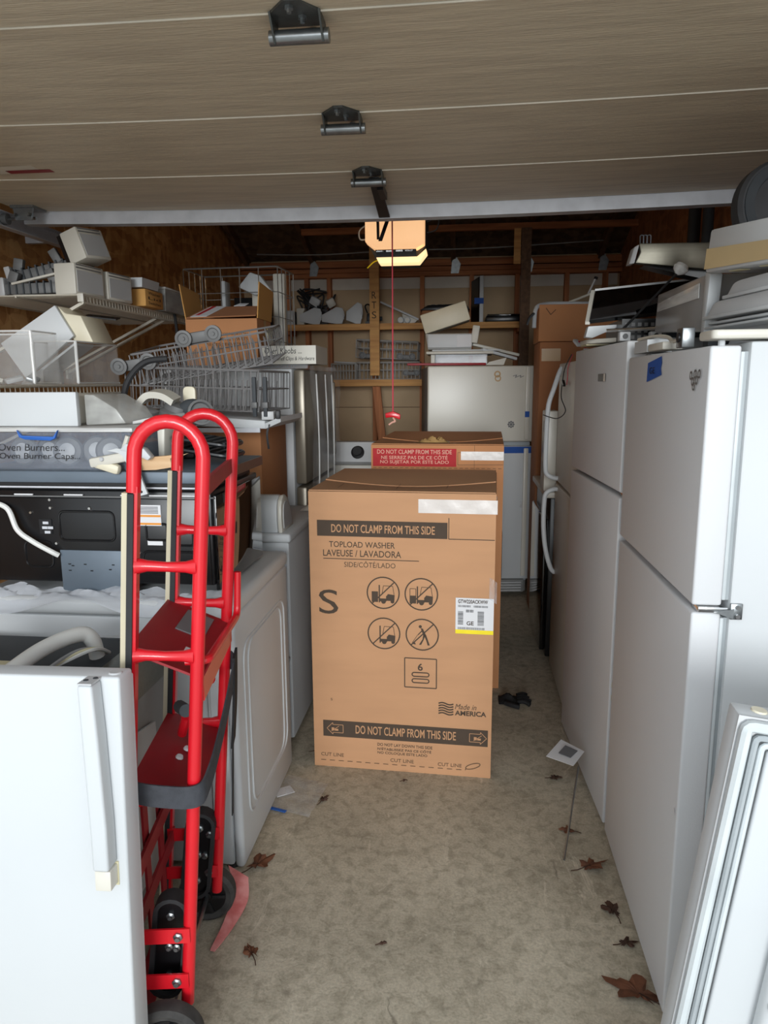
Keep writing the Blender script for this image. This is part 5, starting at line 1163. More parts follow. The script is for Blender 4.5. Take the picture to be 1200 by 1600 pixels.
# white freezer door leaning at the front left
t = thing('appliance_door_leaf', 'loose white refrigerator door with a long handle standing at the front left', 'door', (-0.95, 1.21, 0.0), (math.radians(-3.5), 0, math.radians(1.5)))
M().box(-0.40, 0.292, -0.025, 0.035, 0.005, 0.972).build('door_skin', 'white', t, bevel=0.006, seg=3)
M().box(-0.395, 0.287, 0.036, 0.052, 0.02, 0.957).build('gasket', 'gasket', t, bevel=0.005)
hz = [(0.256, 0.968), (0.226, 0.968), (0.230, 0.86), (0.238, 0.66), (0.239, 0.590), (0.272, 0.590), (0.271, 0.68), (0.263, 0.86)]
hd = M().prism([(x, -0.066, z) for x, z in hz], (0, 0.040, 0)).build('handle', 'white', t, bevel=0.006, seg=3)
M().box(0.239, 0.272, -0.058, -0.024, 0.545, 0.587).build('handle_end_cap', 'white_warm', hd, bevel=0.003)
M().box(0.237, 0.274, -0.0275, -0.0245, 0.540, 0.590).build('grime_line', 'sticker', hd)
M().box(0.227, 0.255, -0.064, -0.02, 0.9685, 0.972).build('handle_top', 'graypl', hd)
for x in (0.235, 0.248): M().lathe([(0.005, 0), (0.005, 0.001)], (x, -0.045 + (x - 0.235), 0.9722), (0, 0, 1), 10).build('screw_hole', 'dkgray', hd)
M().lathe([(0.014, 0), (0.012, 0.003)], (0.273, 0.0, 0.972), (0, 0, 1), 14).build('hinge_bushing', 'graypl', t)

# ================================================================ RED HAND TRUCK
t = thing('hand_truck', 'tall red appliance hand truck with two loop handles standing by the washer', 'hand truck', (-0.62, 1.385, 0), (0, 0, math.radians(9.0)))
YW = 0.375
def xr(z): return 0.098 * (z - 0.12) / 1.26
def xf_(z): return xr(z) - 0.138
for yy, nm in ((0.0, 'near'), (YW, 'far')):
    arc = [(xr(1.39) - 0.069 + 0.069 * math.cos(a), yy, 1.388 + 0.072 * math.sin(a)) for a in [PI * i / 12 for i in range(13)]]
    loop = [(xr(0.115), yy, 0.115), (xr(0.7), yy, 0.7)] + arc + [(xf_(1.318), yy, 1.318)]
    fr = M().tube(loop, 0.0148, 14).build('side_frame', 'red', t)
    M().prism([(xf_(1.33) + 0.003, yy - 0.012, 1.33), (xf_(1.33) + 0.011, yy - 0.012, 1.33), (xf_(0.05) + 0.011, yy - 0.012, 0.05), (xf_(0.05) + 0.003, yy - 0.012, 0.05)], (0, 0.024, 0)).build('front_rail', 'red', fr)
    # wear strips on the load side
    M().ribbon([(xf_(z) - 0.002, yy - 0.003, z) for z in (1.316, 1.2, 0.9, 0.69, 0.45, 0.10)], (0, 0.028, 0), 0.0125).build('rubber_strip', 'rubber', fr)
    M().ribbon([(xf_(z) - 0.0145, yy - 0.004, z) for z in (1.318, 0.9, 0.69, 0.45, 0.10)], (0, 0.020, 0), 0.011).build('wood_strip', 'strip_wood', fr)
    for z in (1.163, 0.968, 0.632):
        m = M().tube([(xf_(z) + 0.006, yy, z), (xf_(z) + 0.03, yy, z), (xf_(z) + 0.07, yy, z - 0.003), (xr(z) - 0.03, yy, z - 0.004), (xr(z) - 0.006, yy, z - 0.004)], [0.018, 0.012, 0.0105, 0.012, 0.018], 12)
        m.build('rung', 'red', fr)
    for z in (0.305, 0.188):
        b = M().box(xf_(z), xr(z) + 0.004, yy - 0.020, yy - 0.015, z - 0.018, z + 0.018).build('bracket_bar', 'red', fr)
        M().lathe([(0.011, 0), (0.011, 0.005), (0.006, 0.007), (0.006, 0.012)], (xr(z) - 0.022, yy - 0.020, z), (0, -1, 0), 6).build('bolt', 'zinc', b)
# top cross channel, kick rod and the two red cross plates
M().prism([(xr(1.31) - 0.012, 0.01, 1.295), (xr(1.31) + 0.004, 0.01, 1.30), (xr(1.31) + 0.004, 0.01, 1.335), (xr(1.31) - 0.012, 0.01, 1.33)], (0, YW - 0.02, 0.012)).build('cross_channel', 'red_dull', t)
pl = M().prism([(xf_(0.96) - 0.012, 0.005, 0.975), (xr(0.95) + 0.008, 0.005, 0.905), (xr(0.95) + 0.008, YW - 0.005, 0.905), (xf_(0.96) - 0.012, YW - 0.005, 0.975)], (0, 0, 0.006)).build('cross_plate', 'red_dull', t)
M().box(xr(0.95) + 0.004, xr(0.95) + 0.010, 0.005, YW - 0.005, 0.86, 0.912).build('plate_lip', 'red', pl)
M().prism([(-0.03, 0.20, 0.956), (0.035, 0.20, 0.9275), (0.035, 0.34, 0.9275), (-0.03, 0.34, 0.956)], (0.002, 0, 0.003)).build('instruction_label', 'grayprint', pl)
M().prism([(0.012, 0.06, 0.9375), (0.047, 0.06, 0.922), (0.047, 0.12, 0.922), (0.012, 0.12, 0.9375)], (0.002, 0, 0.003)).build('paper_label', 'paper', pl)
M().tube(fillet([(xr(1.05) + 0.022, YW + 0.012, 1.045), (xr(0.93) + 0.026, YW + 0.010, 0.925), (xr(0.95) + 0.018, 0.02, 0.945), (xr(0.95) - 0.03, 0.02, 0.945)], 0.03, 6), 0.0095, 10).build('kick_rod', 'red', t)
M().tube(fillet([(0.01, YW - 0.05, 0.93), (-0.03, YW - 0.06, 0.85), (0.0, YW - 0.08, 0.80), (0.04, YW - 0.1, 0.79)], 0.03, 6), 0.009, 10).build('hook_rod', 'red', t)
pl = M().prism([(xf_(0.63) - 0.004, 0.005, 0.66), (xr(0.63) + 0.006, 0.005, 0.60), (xr(0.63) + 0.006, YW - 0.005, 0.60), (xf_(0.63) - 0.004, YW - 0.005, 0.66)], (0, 0, 0.006)).build('cross_plate', 'red_dull', t)
for x, y in ((-0.03, 0.17), (-0.02, 0.21)): M().lathe([(0.010, 0), (0.008, 0.006)], (x, y, 0.638), (0.4, 0, 1), 8).build('rivet', 'paper', pl)
M().rod((-0.04, 0.25, 0.66), (-0.02, 0.22, 0.72), 0.012, 10).build('ratchet_handle', 'red', pl)
M().rod((-0.05, 0.28, 0.72), (-0.015, 0.20, 0.745), 0.016, 12).build('ratchet_grip', 'dkgray', pl)
for z in (0.30, 0.44): M().box(xf_(z) + 0.01, xf_(z) + 0.018, 0.0, YW, z - 0.02, z + 0.02).build('back_bar', 'red_dull', t)
for y in (0.13, 0.25): M().box(xf_(0.35) + 0.006, xf_(0.35) + 0.012, y - 0.018, y + 0.018, 0.06, 0.62).build('back_upright', 'red_dull', t)
# webbing straps
wb_ = [(xf_(0.64) - 0.03, 0.0, 0.675), (xf_(0.64), -0.022, 0.67), (-0.03, -0.024, 0.655), (xr(0.65) + 0.010, -0.020, 0.650), (xr(0.66) + 0.028, 0.03, 0.665), (xr(0.7) + 0.030, 0.15, 0.70), (xr(0.75) + 0.032, 0.27, 0.76), (xr(0.8) + 0.026, 0.36, 0.80), (xr(0.8) - 0.02, 0.395, 0.80), (xf_(0.8), 0.395, 0.795)]
M().ribbon(spline(wb_, 6), (0, 0, 0.052), 0.004).build('strap', 'web', t)
M().ribbon(spline([(xr(0.8) + 0.03, 0.36, 0.83), (xr(0.75) + 0.036, 0.33, 0.76), (xr(0.7) + 0.034, 0.34, 0.68), (xr(0.6) + 0.032, 0.35, 0.58)], 6), [(0.0, 0.05, 0.012)] * 19, 0.006).build('strap_fold', 'web_dk', t)
M().ribbon(spline([(xr(0.6) + 0.032, 0.35, 0.60), (xr(0.5) + 0.034, 0.355, 0.48), (xr(0.4) + 0.035, 0.36, 0.36)], 6), (0.0, 0.016, 0.0), 0.003).build('strap_tail', 'web_dk', t)
M().box(xf_(0.8) + 0.03, xr(0.8) - 0.01, 0.392, 0.40, 0.775, 0.83).build('pad', 'dkgray', t, bevel=0.004)
# glide belts, wheels, nose plate
for yy, dy in ((0.015, 0), (YW - 0.03, 0)):
    pts = []
    for a in [PI * i / 8 for i in range(9)]: pts.append((-0.030 + 0.036 * math.cos(a), 0.335 + 0.036 * math.sin(a)))
    for a in [PI + PI * i / 8 for i in range(9)]: pts.append((-0.052 + 0.036 * math.cos(a), 0.155 + 0.036 * math.sin(a)))
    sk = M().prism([(x, yy + 0.008, z) for x, z in pts], (0, 0.014, 0)).build('glide_plate', 'black', t)
    M().ribbon([(x * 1.0, yy + 0.015, z) for x, z in pts + [pts[0]]], (0, 0.040, 0), 0.010).build('glide_belt', 'rubber', sk)
    for x, z in ((-0.033, 0.325), (-0.041, 0.245), (-0.024, 0.242), (-0.048, 0.165)): M().lathe([(0.010, 0), (0.010, 0.005), (0.005, 0.007), (0.005, 0.012)], (x, yy + 0.008, z), (0, -1, 0), 6).build('bolt', 'zinc', sk)
def wheel(y, x=-0.035):
    w_ = M().lathe([(0.058, -0.018), (0.070, -0.024), (0.080, -0.016), (0.082, 0.0), (0.080, 0.016), (0.070, 0.024), (0.058, 0.018)], (x, y, 0.083), (0, 1, 0), 30).build('wheel', 'rubber_worn', t)
    M().lathe([(0.056, -0.020), (0.048, -0.010), (0.020, -0.010), (0.016, -0.026), (0.008, -0.028)], (x, y, 0.083), (0, 1, 0), 20).build('hub', 'black', w_)
    for k in range(5):
        a = 2 * PI * k / 5; M().obox((x + 0.036 * math.cos(a), y - 0.020, 0.083 + 0.036 * math.sin(a)), (0.036, 0.008, 0.009), (0, -a, 0)).build('spoke', 'blackplastic', w_)
wheel(-0.055); wheel(YW + 0.035)
M().rod((-0.035, -0.04, 0.083), (-0.035, YW + 0.02, 0.083), 0.008, 10).build('axle', 'zinc', t)
M().prism([(xf_(0.05) - 0.03, 0.0, 0.004), (xf_(0.05) + 0.03, 0.0, 0.004), (xf_(0.05) + 0.03, YW, 0.004), (xf_(0.05) - 0.03, YW, 0.004)], (0, 0, 0.006)).build('nose_plate', 'red_dull', t)
M().ribbon(spline([(0.0, YW - 0.10, 0.006), (0.03, YW - 0.01, 0.012), (0.05, YW + 0.08, 0.03), (0.035, YW + 0.15, 0.06)]), [(0.012 + 0.0022 * i, -0.004 - 0.001 * i, -0.001 * i) for i in range(25)], 0.004).build('wheel_guard', 'pink', t)
# ================================================================ RIGHT: row of refrigerators facing the aisle
def fridge(label, x, y0, y1, h, split, mat, rz=0.0, depth=0.74, hinge_near=True, base=0.02, gap=0.016):
    """front faces -x; local x=0 front, y=0 near side"""
    w = y1 - y0
    t = thing('refrigerator', label, 'refrigerator', (x, y0, 0), (0, 0, rz), 'refrigerators along the right side')
    M().box(0.078, depth, 0.0, w, base + 0.02, h).build('cabinet', 'white' if mat == 'fridge' else mat, t, bevel=0.006)
    dlo = M().box(0, 0.062, 0.002, w - 0.002, base, split - gap / 2).build('refrigerator_door', mat, t, bevel=0.006, seg=3)
    dup_ = M().box(0, 0.062, 0.002, w - 0.002, split + gap / 2, h - 0.008).build('freezer_door', mat, t, bevel=0.006, seg=3)
    for d, z0, z1 in ((dlo, base + 0.02, split - 0.02), (dup_, split + 0.02, h - 0.02)):
        M().box(0.062, 0.070, 0.006, w - 0.006, z0, z1).build('gasket', 'gasket', d, bevel=0.002)
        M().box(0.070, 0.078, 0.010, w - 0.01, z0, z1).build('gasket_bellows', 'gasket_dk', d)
    M().box(0.02, 0.4, 0.03, w - 0.03, 0.0, base + 0.02).build('base', 'blackplastic', t)
    hb = M().box(0.012, 0.075, -0.002, 0.05, split - 0.006, split + 0.006).build('centre_hinge', 'chrome', t, bevel=0.002)
    M().box(0.078, 0.104, -0.005, 0.0, split - 0.020, split + 0.016).build('hinge_leaf', 'zinc', hb, bevel=0.002)
    M().prism([(0.045, -0.003, split - 0.004), (0.085, -0.003, split - 0.018), (0.085, -0.003, split + 0.004)], (0, -0.004, 0)).build('hinge_gusset', 'zinc', hb)
    for z in (split - 0.012, split + 0.008): M().lathe([(0.005, 0), (0.005, 0.004)], (0.093, -0.006, z), (0, -1, 0), 8).build('screw', 'chrome', hb)
    M().lathe([(0.008, -0.013), (0.008, 0.013)], (0.028, 0.022, split), (0, 0, 1), 12).build('hinge_pin', 'chrome', hb)
    return t, dup_, dlo
t1, u1, l1 = fridge('white top-freezer refrigerator nearest the camera on the right, with blue tape', 0.500, 1.56, 2.30, 1.612, 1.045, 'fridge', 0.0)
hc = M().prism(fillet([(0.0, -0.005, 1.617), (0.17, -0.005, 1.617), (0.17, 0.09, 1.617), (0.0, 0.09, 1.617)], 0.015, 4, True), (0, 0, 0.019)).build('hinge_cover', 'white_warm', t1, bevel=0.005)
M().lathe([(0.007, 0), (0.007, 0.012)], (0.03, 0.03, 1.604), (0, 0, 1), 10).build('hinge_stud', 'white', hc)
# front face of the fridge: u runs towards the camera, v up
F = Face((0, 0.74, 0), (0, -1, 0), (0, 0, 1), 0.0015)
F.poly(M(), [(0.236, 1.531), (0.240, 1.582), (0.375, 1.596), (0.382, 1.580), (0.374, 1.565), (0.385, 1.549)]).build('blue_tape', 'blue', u1)
F.text('tape_writing', 'GE', 0.265, 1.553, 0.32, 1.57, 'blackink', u1, 2)
m = M()
for i, (a, b) in enumerate(((0.630, 1.545), (0.645, 1.532), (0.660, 1.548), (0.672, 1.535), (0.688, 1.548), (0.655, 1.522))): F.ring(m, (a, b), 0.008, 0.005, 8, 2 + i * 0.1)
m.build('badge_residue', 'zinc', u1)
F.disc(M(), (0.722, 0.552), 0.006, 12, 1).build('paint_chip', 'paper', l1)
for z in (0.495, 0.54): F.rect(M(), 0.007, z, 0.013, z + 0.02).build('rust_spot', 'sticker', l1)
t2, u2, l2 = fridge('white top-freezer refrigerator, second on the right, with a small dark badge', 0.500, 2.33, 3.09, 1.665, 1.175, 'fridge', math.radians(3.2))
F2 = Face((0, 0.76, 0), (0, -1, 0), (0, 0, 1), 0.0015)
bg_ = F2.rect(M(), 0.405, 1.534, 0.515, 1.560).build('badge', 'black', u2)
F2.rect(M(), 0.490, 1.534, 0.515, 1.560, 2).build('badge_end', 'chrome', bg_)
t3, u3, l3 = fridge('cream refrigerator with curved white handles, third and farthest of the right row', 0.485, 3.13, 3.80, 1.632, 1.022, 'white_warm', 0.0)
def curved(pts, d):
    M().tube(spline(pts, 8), 0.012, 10).build('handle', 'white', d)
yh = 0.585
curved([(0.002, yh, 1.605), (-0.012, yh, 1.575), (-0.035, yh, 1.50), (-0.058, yh, 1.42), (-0.064, yh, 1.30), (-0.064, yh, 1.12), (-0.055, yh, 1.07), (-0.02, yh, 1.050), (0.004, yh, 1.048)], u3)
curved([(0.004, yh, 0.992), (-0.02, yh, 0.990), (-0.055, yh, 0.97), (-0.064, yh, 0.92), (-0.064, yh, 0.80), (-0.050, yh, 0.68), (-0.022, yh, 0.58), (0.002, yh, 0.55)], l3)
t = thing('wire_lead', 'thin red and black wire lead hanging over the cream refrigerator handle', 'wire', (0.46, 3.55, 1.35))
M().tube(spline([(0.50, 3.50, 1.66), (0.475, 3.52, 1.60), (0.470, 3.56, 1.53), (0.460, 3.50, 1.46), (0.47, 3.42, 1.40), (0.45, 3.55, 1.36), (0.40, 3.70, 1.37)]), 0.0025, 5).build('black_lead', 'blackplastic', t, w=True)
M().tube(spline([(0.50, 3.46, 1.66), (0.478, 3.44, 1.60), (0.474, 3.42, 1.55), (0.474, 3.44, 1.52)]), 0.002, 5).build('red_lead', 'redcord', t, w=True)
M().obox((0.468, 3.50, 1.527), (0.012, 0.05, 0.012), (0.4, 0, 0)).build('connector', 'black', t, w=True)

# white range standing beyond the row, half hidden
t = thing('range', 'white range with a black side, half hidden beyond the cream refrigerator', 'range', (0.8, 4.2, 0))
M().box(0.47, 1.1, 3.88, 4.55, 0.02, 0.92).build('body', 'black', t, w=True, bevel=0.008)
M().box(0.44, 1.1, 3.86, 4.56, 0.92, 0.955).build('cooktop', 'white_warm', t, w=True, bevel=0.008)
bgd = M().box(0.43, 0.50, 3.86, 4.02, 0.956, 1.385).build('backguard', 'white_warm', t, w=True, bevel=0.01)
for z in (1.05, 1.16, 1.27): M().box(0.4285, 0.431, 3.90, 3.95, z, z + 0.06).build('panel_slot', 'graypl', bgd, w=True)
M().box(0.44, 0.47, 3.90, 4.53, 0.05, 0.80).build('oven_door', 'blackgloss', t, w=True, bevel=0.008)

# cartons in the far right corner
t = thing('cardboard_box', 'tall brown carton with tape in the far right corner', 'box', (0.8, 4.95, 0))
M().box(0.465, 1.10, 4.60, 4.97, 0, 1.775).build('box_wall', 'card_old', t, w=True, bevel=0.004)
M().box(0.475, 0.59, 4.597, 4.60, 1.66, 1.735).build('tape_patch', 'tape_tan', t, w=True)
M().box(0.465, 1.10, 4.77, 4.78, 1.7755, 1.7775).build('top_seam', 'tape_tan', t, w=True)
t = thing('cardboard_box', 'orange-brown box on the tall corner carton, under the curved white frame', 'box', (0.8, 4.95, 1.78))
M().box(0.455, 0.98, 4.62, 4.95, 1.779, 2.0).build('box_wall', 'card_dk', t, w=True, bevel=0.004)
m = M(); Face((0.455, 4.62, 1.779), (1, 0, 0), (0, 0, 1), 0.001).path(m, [(0.04, 0.20), (0.07, 0.16), (0.10, 0.19)], 0.004); m.build('pen_mark', 'ink', t, w=True)
t = thing('bent_tube', 'bent white tube frame lying on the orange-brown corner box', 'frame', (0.8, 4.9, 2.007))
M().tube(fillet([(0.425, 4.60, 1.86), (0.43, 4.62, 1.99), (0.52, 4.72, 2.015), (0.98, 4.80, 2.015)], 0.05, 6), 0.013, 10).build('tube', 'white', t, w=True)
M().ribbon(spline([(0.425, 4.61, 1.95), (0.395, 4.59, 1.92), (0.38, 4.58, 1.88)]), (0, 0.05, 0.01), 0.01).build('pad', 'dkgray', t, w=True)

# ---------------- things on top of the right row
t = thing('oven_glass', 'black glass oven door panel with white edges lying on the second refrigerator', 'oven door', (0.6, 2.85, 1.73))
M().prism([(0.445, 2.72, 1.738), (0.50, 2.95, 1.865), (0.95, 2.95, 1.905), (0.95, 2.72, 1.79)], (0, -0.012, 0.012)).build('glass', 'blackgloss', t, w=True)
M().prism([(0.440, 2.70, 1.728), (0.432, 2.70, 1.690), (0.46, 2.72, 1.688), (0.57, 2.71, 1.735)], (0, 0.05, 0)).build('white_edge', 'white', t, w=True, bevel=0.003)
M().prism([(0.430, 2.71, 1.735), (0.485, 2.95, 1.872), (0.50, 2.955, 1.872), (0.447, 2.715, 1.735)], (0, 0, 0.010)).build('side_edge', 'offwhite', t, w=True)
M().prism([(0.50, 2.95, 1.878), (0.95, 2.95, 1.918), (0.95, 2.975, 1.918), (0.50, 2.975, 1.878)], (0, 0, 0.008)).build('top_edge', 'graypl', t, w=True)
t = thing('crate', 'black perforated plastic crate under the glass oven door', 'crate', (0.75, 2.85, 1.667))
openbox(M(), 0.54, 0.95, 2.62, 2.90, 1.668, 1.745, 0.006).build('frame', 'black', t, w=True)
m = M()
for i in range(18):
    for j in range(3): m.box(0.55 + i * 0.0215, 0.562 + i * 0.0215, 2.6185, 2.6195, 1.678 + j * 0.021, 1.69 + j * 0.021)
m.build('perforations', 'gray', t, w=True, kind='stuff')
t = thing('oven_element', 'chrome rod with two white sockets lying in front of the black crate', 'rod', (0.65, 2.58, 1.667))
M().rod((0.475, 2.55, 1.702), (0.83, 2.56, 1.715), 0.006, 8).build('rod', 'chrome', t, w=True)
for x in (0.535, 0.635):
    s_ = M().box(x - 0.018, x + 0.018, 2.535, 2.57, 1.667, 1.697).build('socket', 'graypl', t, w=True, bevel=0.003)
    M().lathe([(0.009, 0), (0.009, 0.004)], (x, 2.535, 1.682), (0, -1, 0), 10).build('socket_hole', 'black', s_, w=True)
t = thing('probe_rod', 'thin dark metal rod with a clear knob leaning up over the glass oven door', 'rod', (0.6, 2.6, 1.70))
M().rod((0.545, 2.60, 1.715), (0.715, 2.62, 1.895), 0.004, 8).build('rod', 'dkmetal', t, w=True)
M().lathe([(0.006, 0), (0.022, 0.012), (0.026, 0.024), (0.020, 0.036), (0.006, 0.042)], (0.712, 2.62, 1.888), (0.5, 0, 0.86), 14).build('knob', 'clear_edge', t, w=True)
t = thing('plastic_cover', 'cream plastic lid lying on the near edge of the cream refrigerator', 'lid', (0.55, 3.05, 1.667))
M().prism(fillet([(0.45, 2.80, 1.672), (0.62, 2.62, 1.672), (0.72, 2.66, 1.672), (0.72, 2.96, 1.672), (0.45, 2.96, 1.672)], 0.02, 4, True), (0, 0, 0.016)).build('lid', 'offwhite', t, w=True, bevel=0.004)
M().box(0.455, 0.54, 2.82, 2.95, 1.667, 1.672).build('foot', 'sticker', t, w=True)
t = thing('plastic_plug', 'small white plug with red lead on the cream refrigerator corner', 'plug', (0.49, 3.2, 1.633))
M().lathe([(0.03, 0), (0.026, 0.01), (0.01, 0.02), (0.012, 0.04)], (0.52, 3.22, 1.633), (0, 0, 1), 14).build('base', 'white', t, w=True)
M().obox((0.475, 3.18, 1.695), (0.02, 0.05, 0.012), (0.5, 0, 0.3)).build('tab', 'white', t, w=True, bevel=0.002)
M().tube(spline([(0.52, 3.22, 1.67), (0.50, 3.19, 1.69), (0.48, 3.17, 1.70)]), 0.003, 6).build('lead', 'redcord', t, w=True)
t = thing('antenna_bracket', 'branching white wire bracket sticking up by the corner box', 'bracket', (0.75, 4.6, 2.02))
M().rod((0.64, 4.75, 2.02), (0.83, 4.72, 2.09), 0.007, 8).build('arm', 'offwhite', t, w=True)
M().rod((0.76, 4.74, 2.065), (0.80, 4.72, 2.16), 0.006, 8).build('branch', 'graypl', t, w=True)
M().lathe([(0.012, 0), (0.012, 0.015)], (0.80, 4.72, 2.155), (0.3, 0, 1), 10).build('tip', 'black', t, w=True)

# range hood
t = thing('range_hood', 'brushed steel range hood section resting on the stack at the right', 'range hood', (0.85, 2.9, 1.90))
M().prism([(0.602, 2.75, 1.948), (0.618, 2.75, 1.985), (0.612, 2.75, 2.015), (0.90, 2.75, 2.012), (0.88, 2.75, 1.918)], (0, 0.03, 0)).build('front', 'stainless', t, w=True, bevel=0.004)
M().prism([(0.585, 2.77, 1.948), (0.600, 2.755, 1.948), (0.614, 2.755, 2.012), (0.600, 2.77, 2.006)], (0, 0.06, 0)).build('end_cap', 'graypl', t, w=True, bevel=0.003)
M().prism([(0.64, 2.785, 1.944), (0.89, 2.785, 1.925), (0.89, 2.785, 1.885), (0.80, 2.785, 1.905)], (0, 0.08, 0)).build('underside', 'black', t, w=True)
for x in (0.62, 0.632, 0.645): M().tube(fillet([(x, 2.77, 2.01), (x - 0.002, 2.77, 2.045), (x + 0.01, 2.77, 2.045), (x + 0.01, 2.77, 2.01)], 0.006, 3), 0.003, 6).build('wire_hook', 'dkmetal', t, w=True)
M().box(1.00, 1.04, 2.80, 2.95, 1.668, 1.95).build('support', 'dkgray', t, w=True)
# smoky drawer (crisper) bridging the two nearest refrigerators, facing the aisle
t = thing('crisper_pan', 'smoky gray crisper pan standing across the two nearest refrigerators, facing the aisle', 'drawer', (0.70, 2.17, 1.613))
M().prism([(0.60, 2.424, 1.685), (0.60, 2.405, 1.800), (0.60, 1.945, 1.797), (0.60, 1.950, 1.655)], (0.22, 0, 0)).build('pan', 'hood_gray', t, w=True, bevel=0.006)
M().prism([(0.599, 2.385, 1.745), (0.599, 2.375, 1.772), (0.599, 1.985, 1.780), (0.599, 1.985, 1.742)], (-0.004, 0, 0)).build('handle_recess', 'clear_edge', t, w=True, bevel=0.002)
M().prism([(0.596, 1.950, 1.640), (0.596, 1.925, 1.640), (0.596, 1.905, 1.792), (0.596, 1.942, 1.800)], (0.03, 0, 0)).build('white_upright', 'white', t, w=True, bevel=0.003)
M().box(0.62, 0.80, 1.96, 2.0, 1.613, 1.658).build('foot', 'dkgray', t, w=True)
M().box(0.62, 0.80, 2.36, 2.40, 1.666, 1.684).build('foot', 'dkgray', t, w=True)
t = thing('ice_tray', 'small white tray on the nearest refrigerator top beside a bent white wire', 'tray', (0.54, 2.2, 1.613))
openbox(M(), 0.508, 0.575, 2.12, 2.27, 1.614, 1.648, 0.004).build('tray', 'white', t, w=True)
M().tube(spline([(0.512, 2.24, 1.654), (0.53, 2.12, 1.656), (0.535, 2.02, 1.648), (0.53, 1.95, 1.634), (0.53, 1.90, 1.634)]), 0.005, 8).build('wire', 'white_wire', t, w=True)
M().box(0.508, 0.560, 1.96, 2.11, 1.614, 1.634).build('side_tray', 'offwhite', t, w=True, bevel=0.004)
t = thing('hinge_block', 'small gray metal hinge block at the edge of the nearest refrigerator top', 'hinge', (0.54, 1.86, 1.613))
M().box(0.520, 0.550, 1.835, 1.885, 1.613, 1.660).build('block', 'zinc', t, w=True, bevel=0.003)
M().lathe([(0.012, 0), (0.012, 0.004)], (0.520, 1.86, 1.637), (-1, 0, 0), 12).build('hole', 'dkmetal', t, w=True)
# stack of white drawers facing the aisle
def gfront(x, z, yfar, h, lbl):
    t = thing('stacked_bin', lbl, 'drawer', (x, 1.7, z), (0, 0, math.radians(8)), 'white drawers stacked on the nearest refrigerator')
    M().prism(fillet([(0, 1.56 - 1.7, 0), (0, yfar - 1.7, 0), (0, yfar - 0.035 - 1.7, h * 0.9), (0, yfar - 0.06 - 1.7, h), (0, 1.56 - 1.7, h)], 0.01, 3, True), (0.34, 0, 0)).build('front', 'graypl', t, bevel=0.005)
    M().box(-0.010, 0.0, 1.56 - 1.7, yfar - 1.7 - 0.005, 0.0, 0.008).build('lip', 'white', t, bevel=0.002)
    return t
t = gfront(0.680, 1.614, 1.915, 0.052, 'lowest white drawer of the stack on the nearest refrigerator, with double rails')
for k in range(2): M().box(-0.060, 0.02, 1.60 - 1.7, 1.915 - 1.7 - 0.02 * k, 0.044 + 0.010 * k, 0.050 + 0.010 * k).build('rail', 'white', t, bevel=0.002)
gfront(0.620, 1.680, 1.905, 0.040, 'middle white drawer of the stack on the nearest refrigerator')
gfront(0.625, 1.721, 1.825, 0.036, 'top white drawer of the stack, under the tan-banded panel')
# white panel with a tan band, facing the aisle
t = thing('control_fascia', 'white appliance panel with a tan band lying on the drawer stack', 'panel', (0.75, 1.7, 1.758))
M().prism([(0.60, 1.900, 1.789), (0.60, 1.885, 1.886), (0.60, 1.48, 1.845), (0.60, 1.48, 1.759)], (0.30, 0, 0)).build('shell', 'white', t, w=True, bevel=0.007)
M().prism([(0.599, 1.897, 1.797), (0.599, 1.890, 1.843), (0.599, 1.48, 1.800), (0.599, 1.48, 1.766)], (-0.002, 0, 0)).build('tan_band', 'tanpaint', t, w=True)
for y in (1.81, 1.68, 1.56): M().prism([(0.615, y, 1.788 - (1.90 - y) * 0.071), (0.637, y, 1.788 - (1.90 - y) * 0.071), (0.637, y - 0.05, 1.7845 - (1.90 - y) * 0.071), (0.615, y - 0.05, 1.7845 - (1.90 - y) * 0.071)], (0, 0, -0.002)).build('foot_slot', 'sticker', t, w=True)
M().prism([(0.70, 1.80, 1.758), (0.70, 1.70, 1.758), (0.70, 1.70, 1.774), (0.70, 1.80, 1.781)], (0.18, 0, 0)).build('support', 'dkgray', t, w=True)
t.rotation_euler = (0, 0, math.radians(8))
# round dark washer lid
t = thing('round_porthole', 'round dark tinted washer porthole standing behind the tan-banded panel', 'lid', (0.815, 2.06, 1.885), (math.radians(-8), 0, math.radians(12)))
M().lathe([(0.117, -0.02), (0.125, -0.01), (0.125, 0.02), (0.117, 0.03)], (0, 0, 0.085), (0, 1, 0), 48).build('rubber_ring', 'rubber', t)
M().lathe([(0.114, 0.0), (0.112, -0.024), (0.088, -0.026), (0.076, -0.008), (0.045, -0.006), (0.04, -0.016), (0.01, -0.018)], (0, 0, 0.085), (0, 1, 0), 48).build('dish', 'drum', t)
M().box(-0.08, 0.08, -0.01, 0.05, -0.086, -0.03).build('stand', 'dkgray', t)
# posts and pipes by the right wall
one(M().rod((1.33, 4.6, 0.0), (1.33, 4.6, 2.62), 0.035, 14), 'conduit_pipe', 'dkgray', 'dark vertical pipe on the right wall, farther of the two', 'pipe', 'pipes on the right wall')
one(M().rod((1.33, 4.35, 0.0), (1.33, 4.35, 2.62), 0.03, 14), 'conduit_pipe', 'dkgray', 'dark vertical pipe on the right wall, nearer of the two', 'pipe', 'pipes on the right wall')

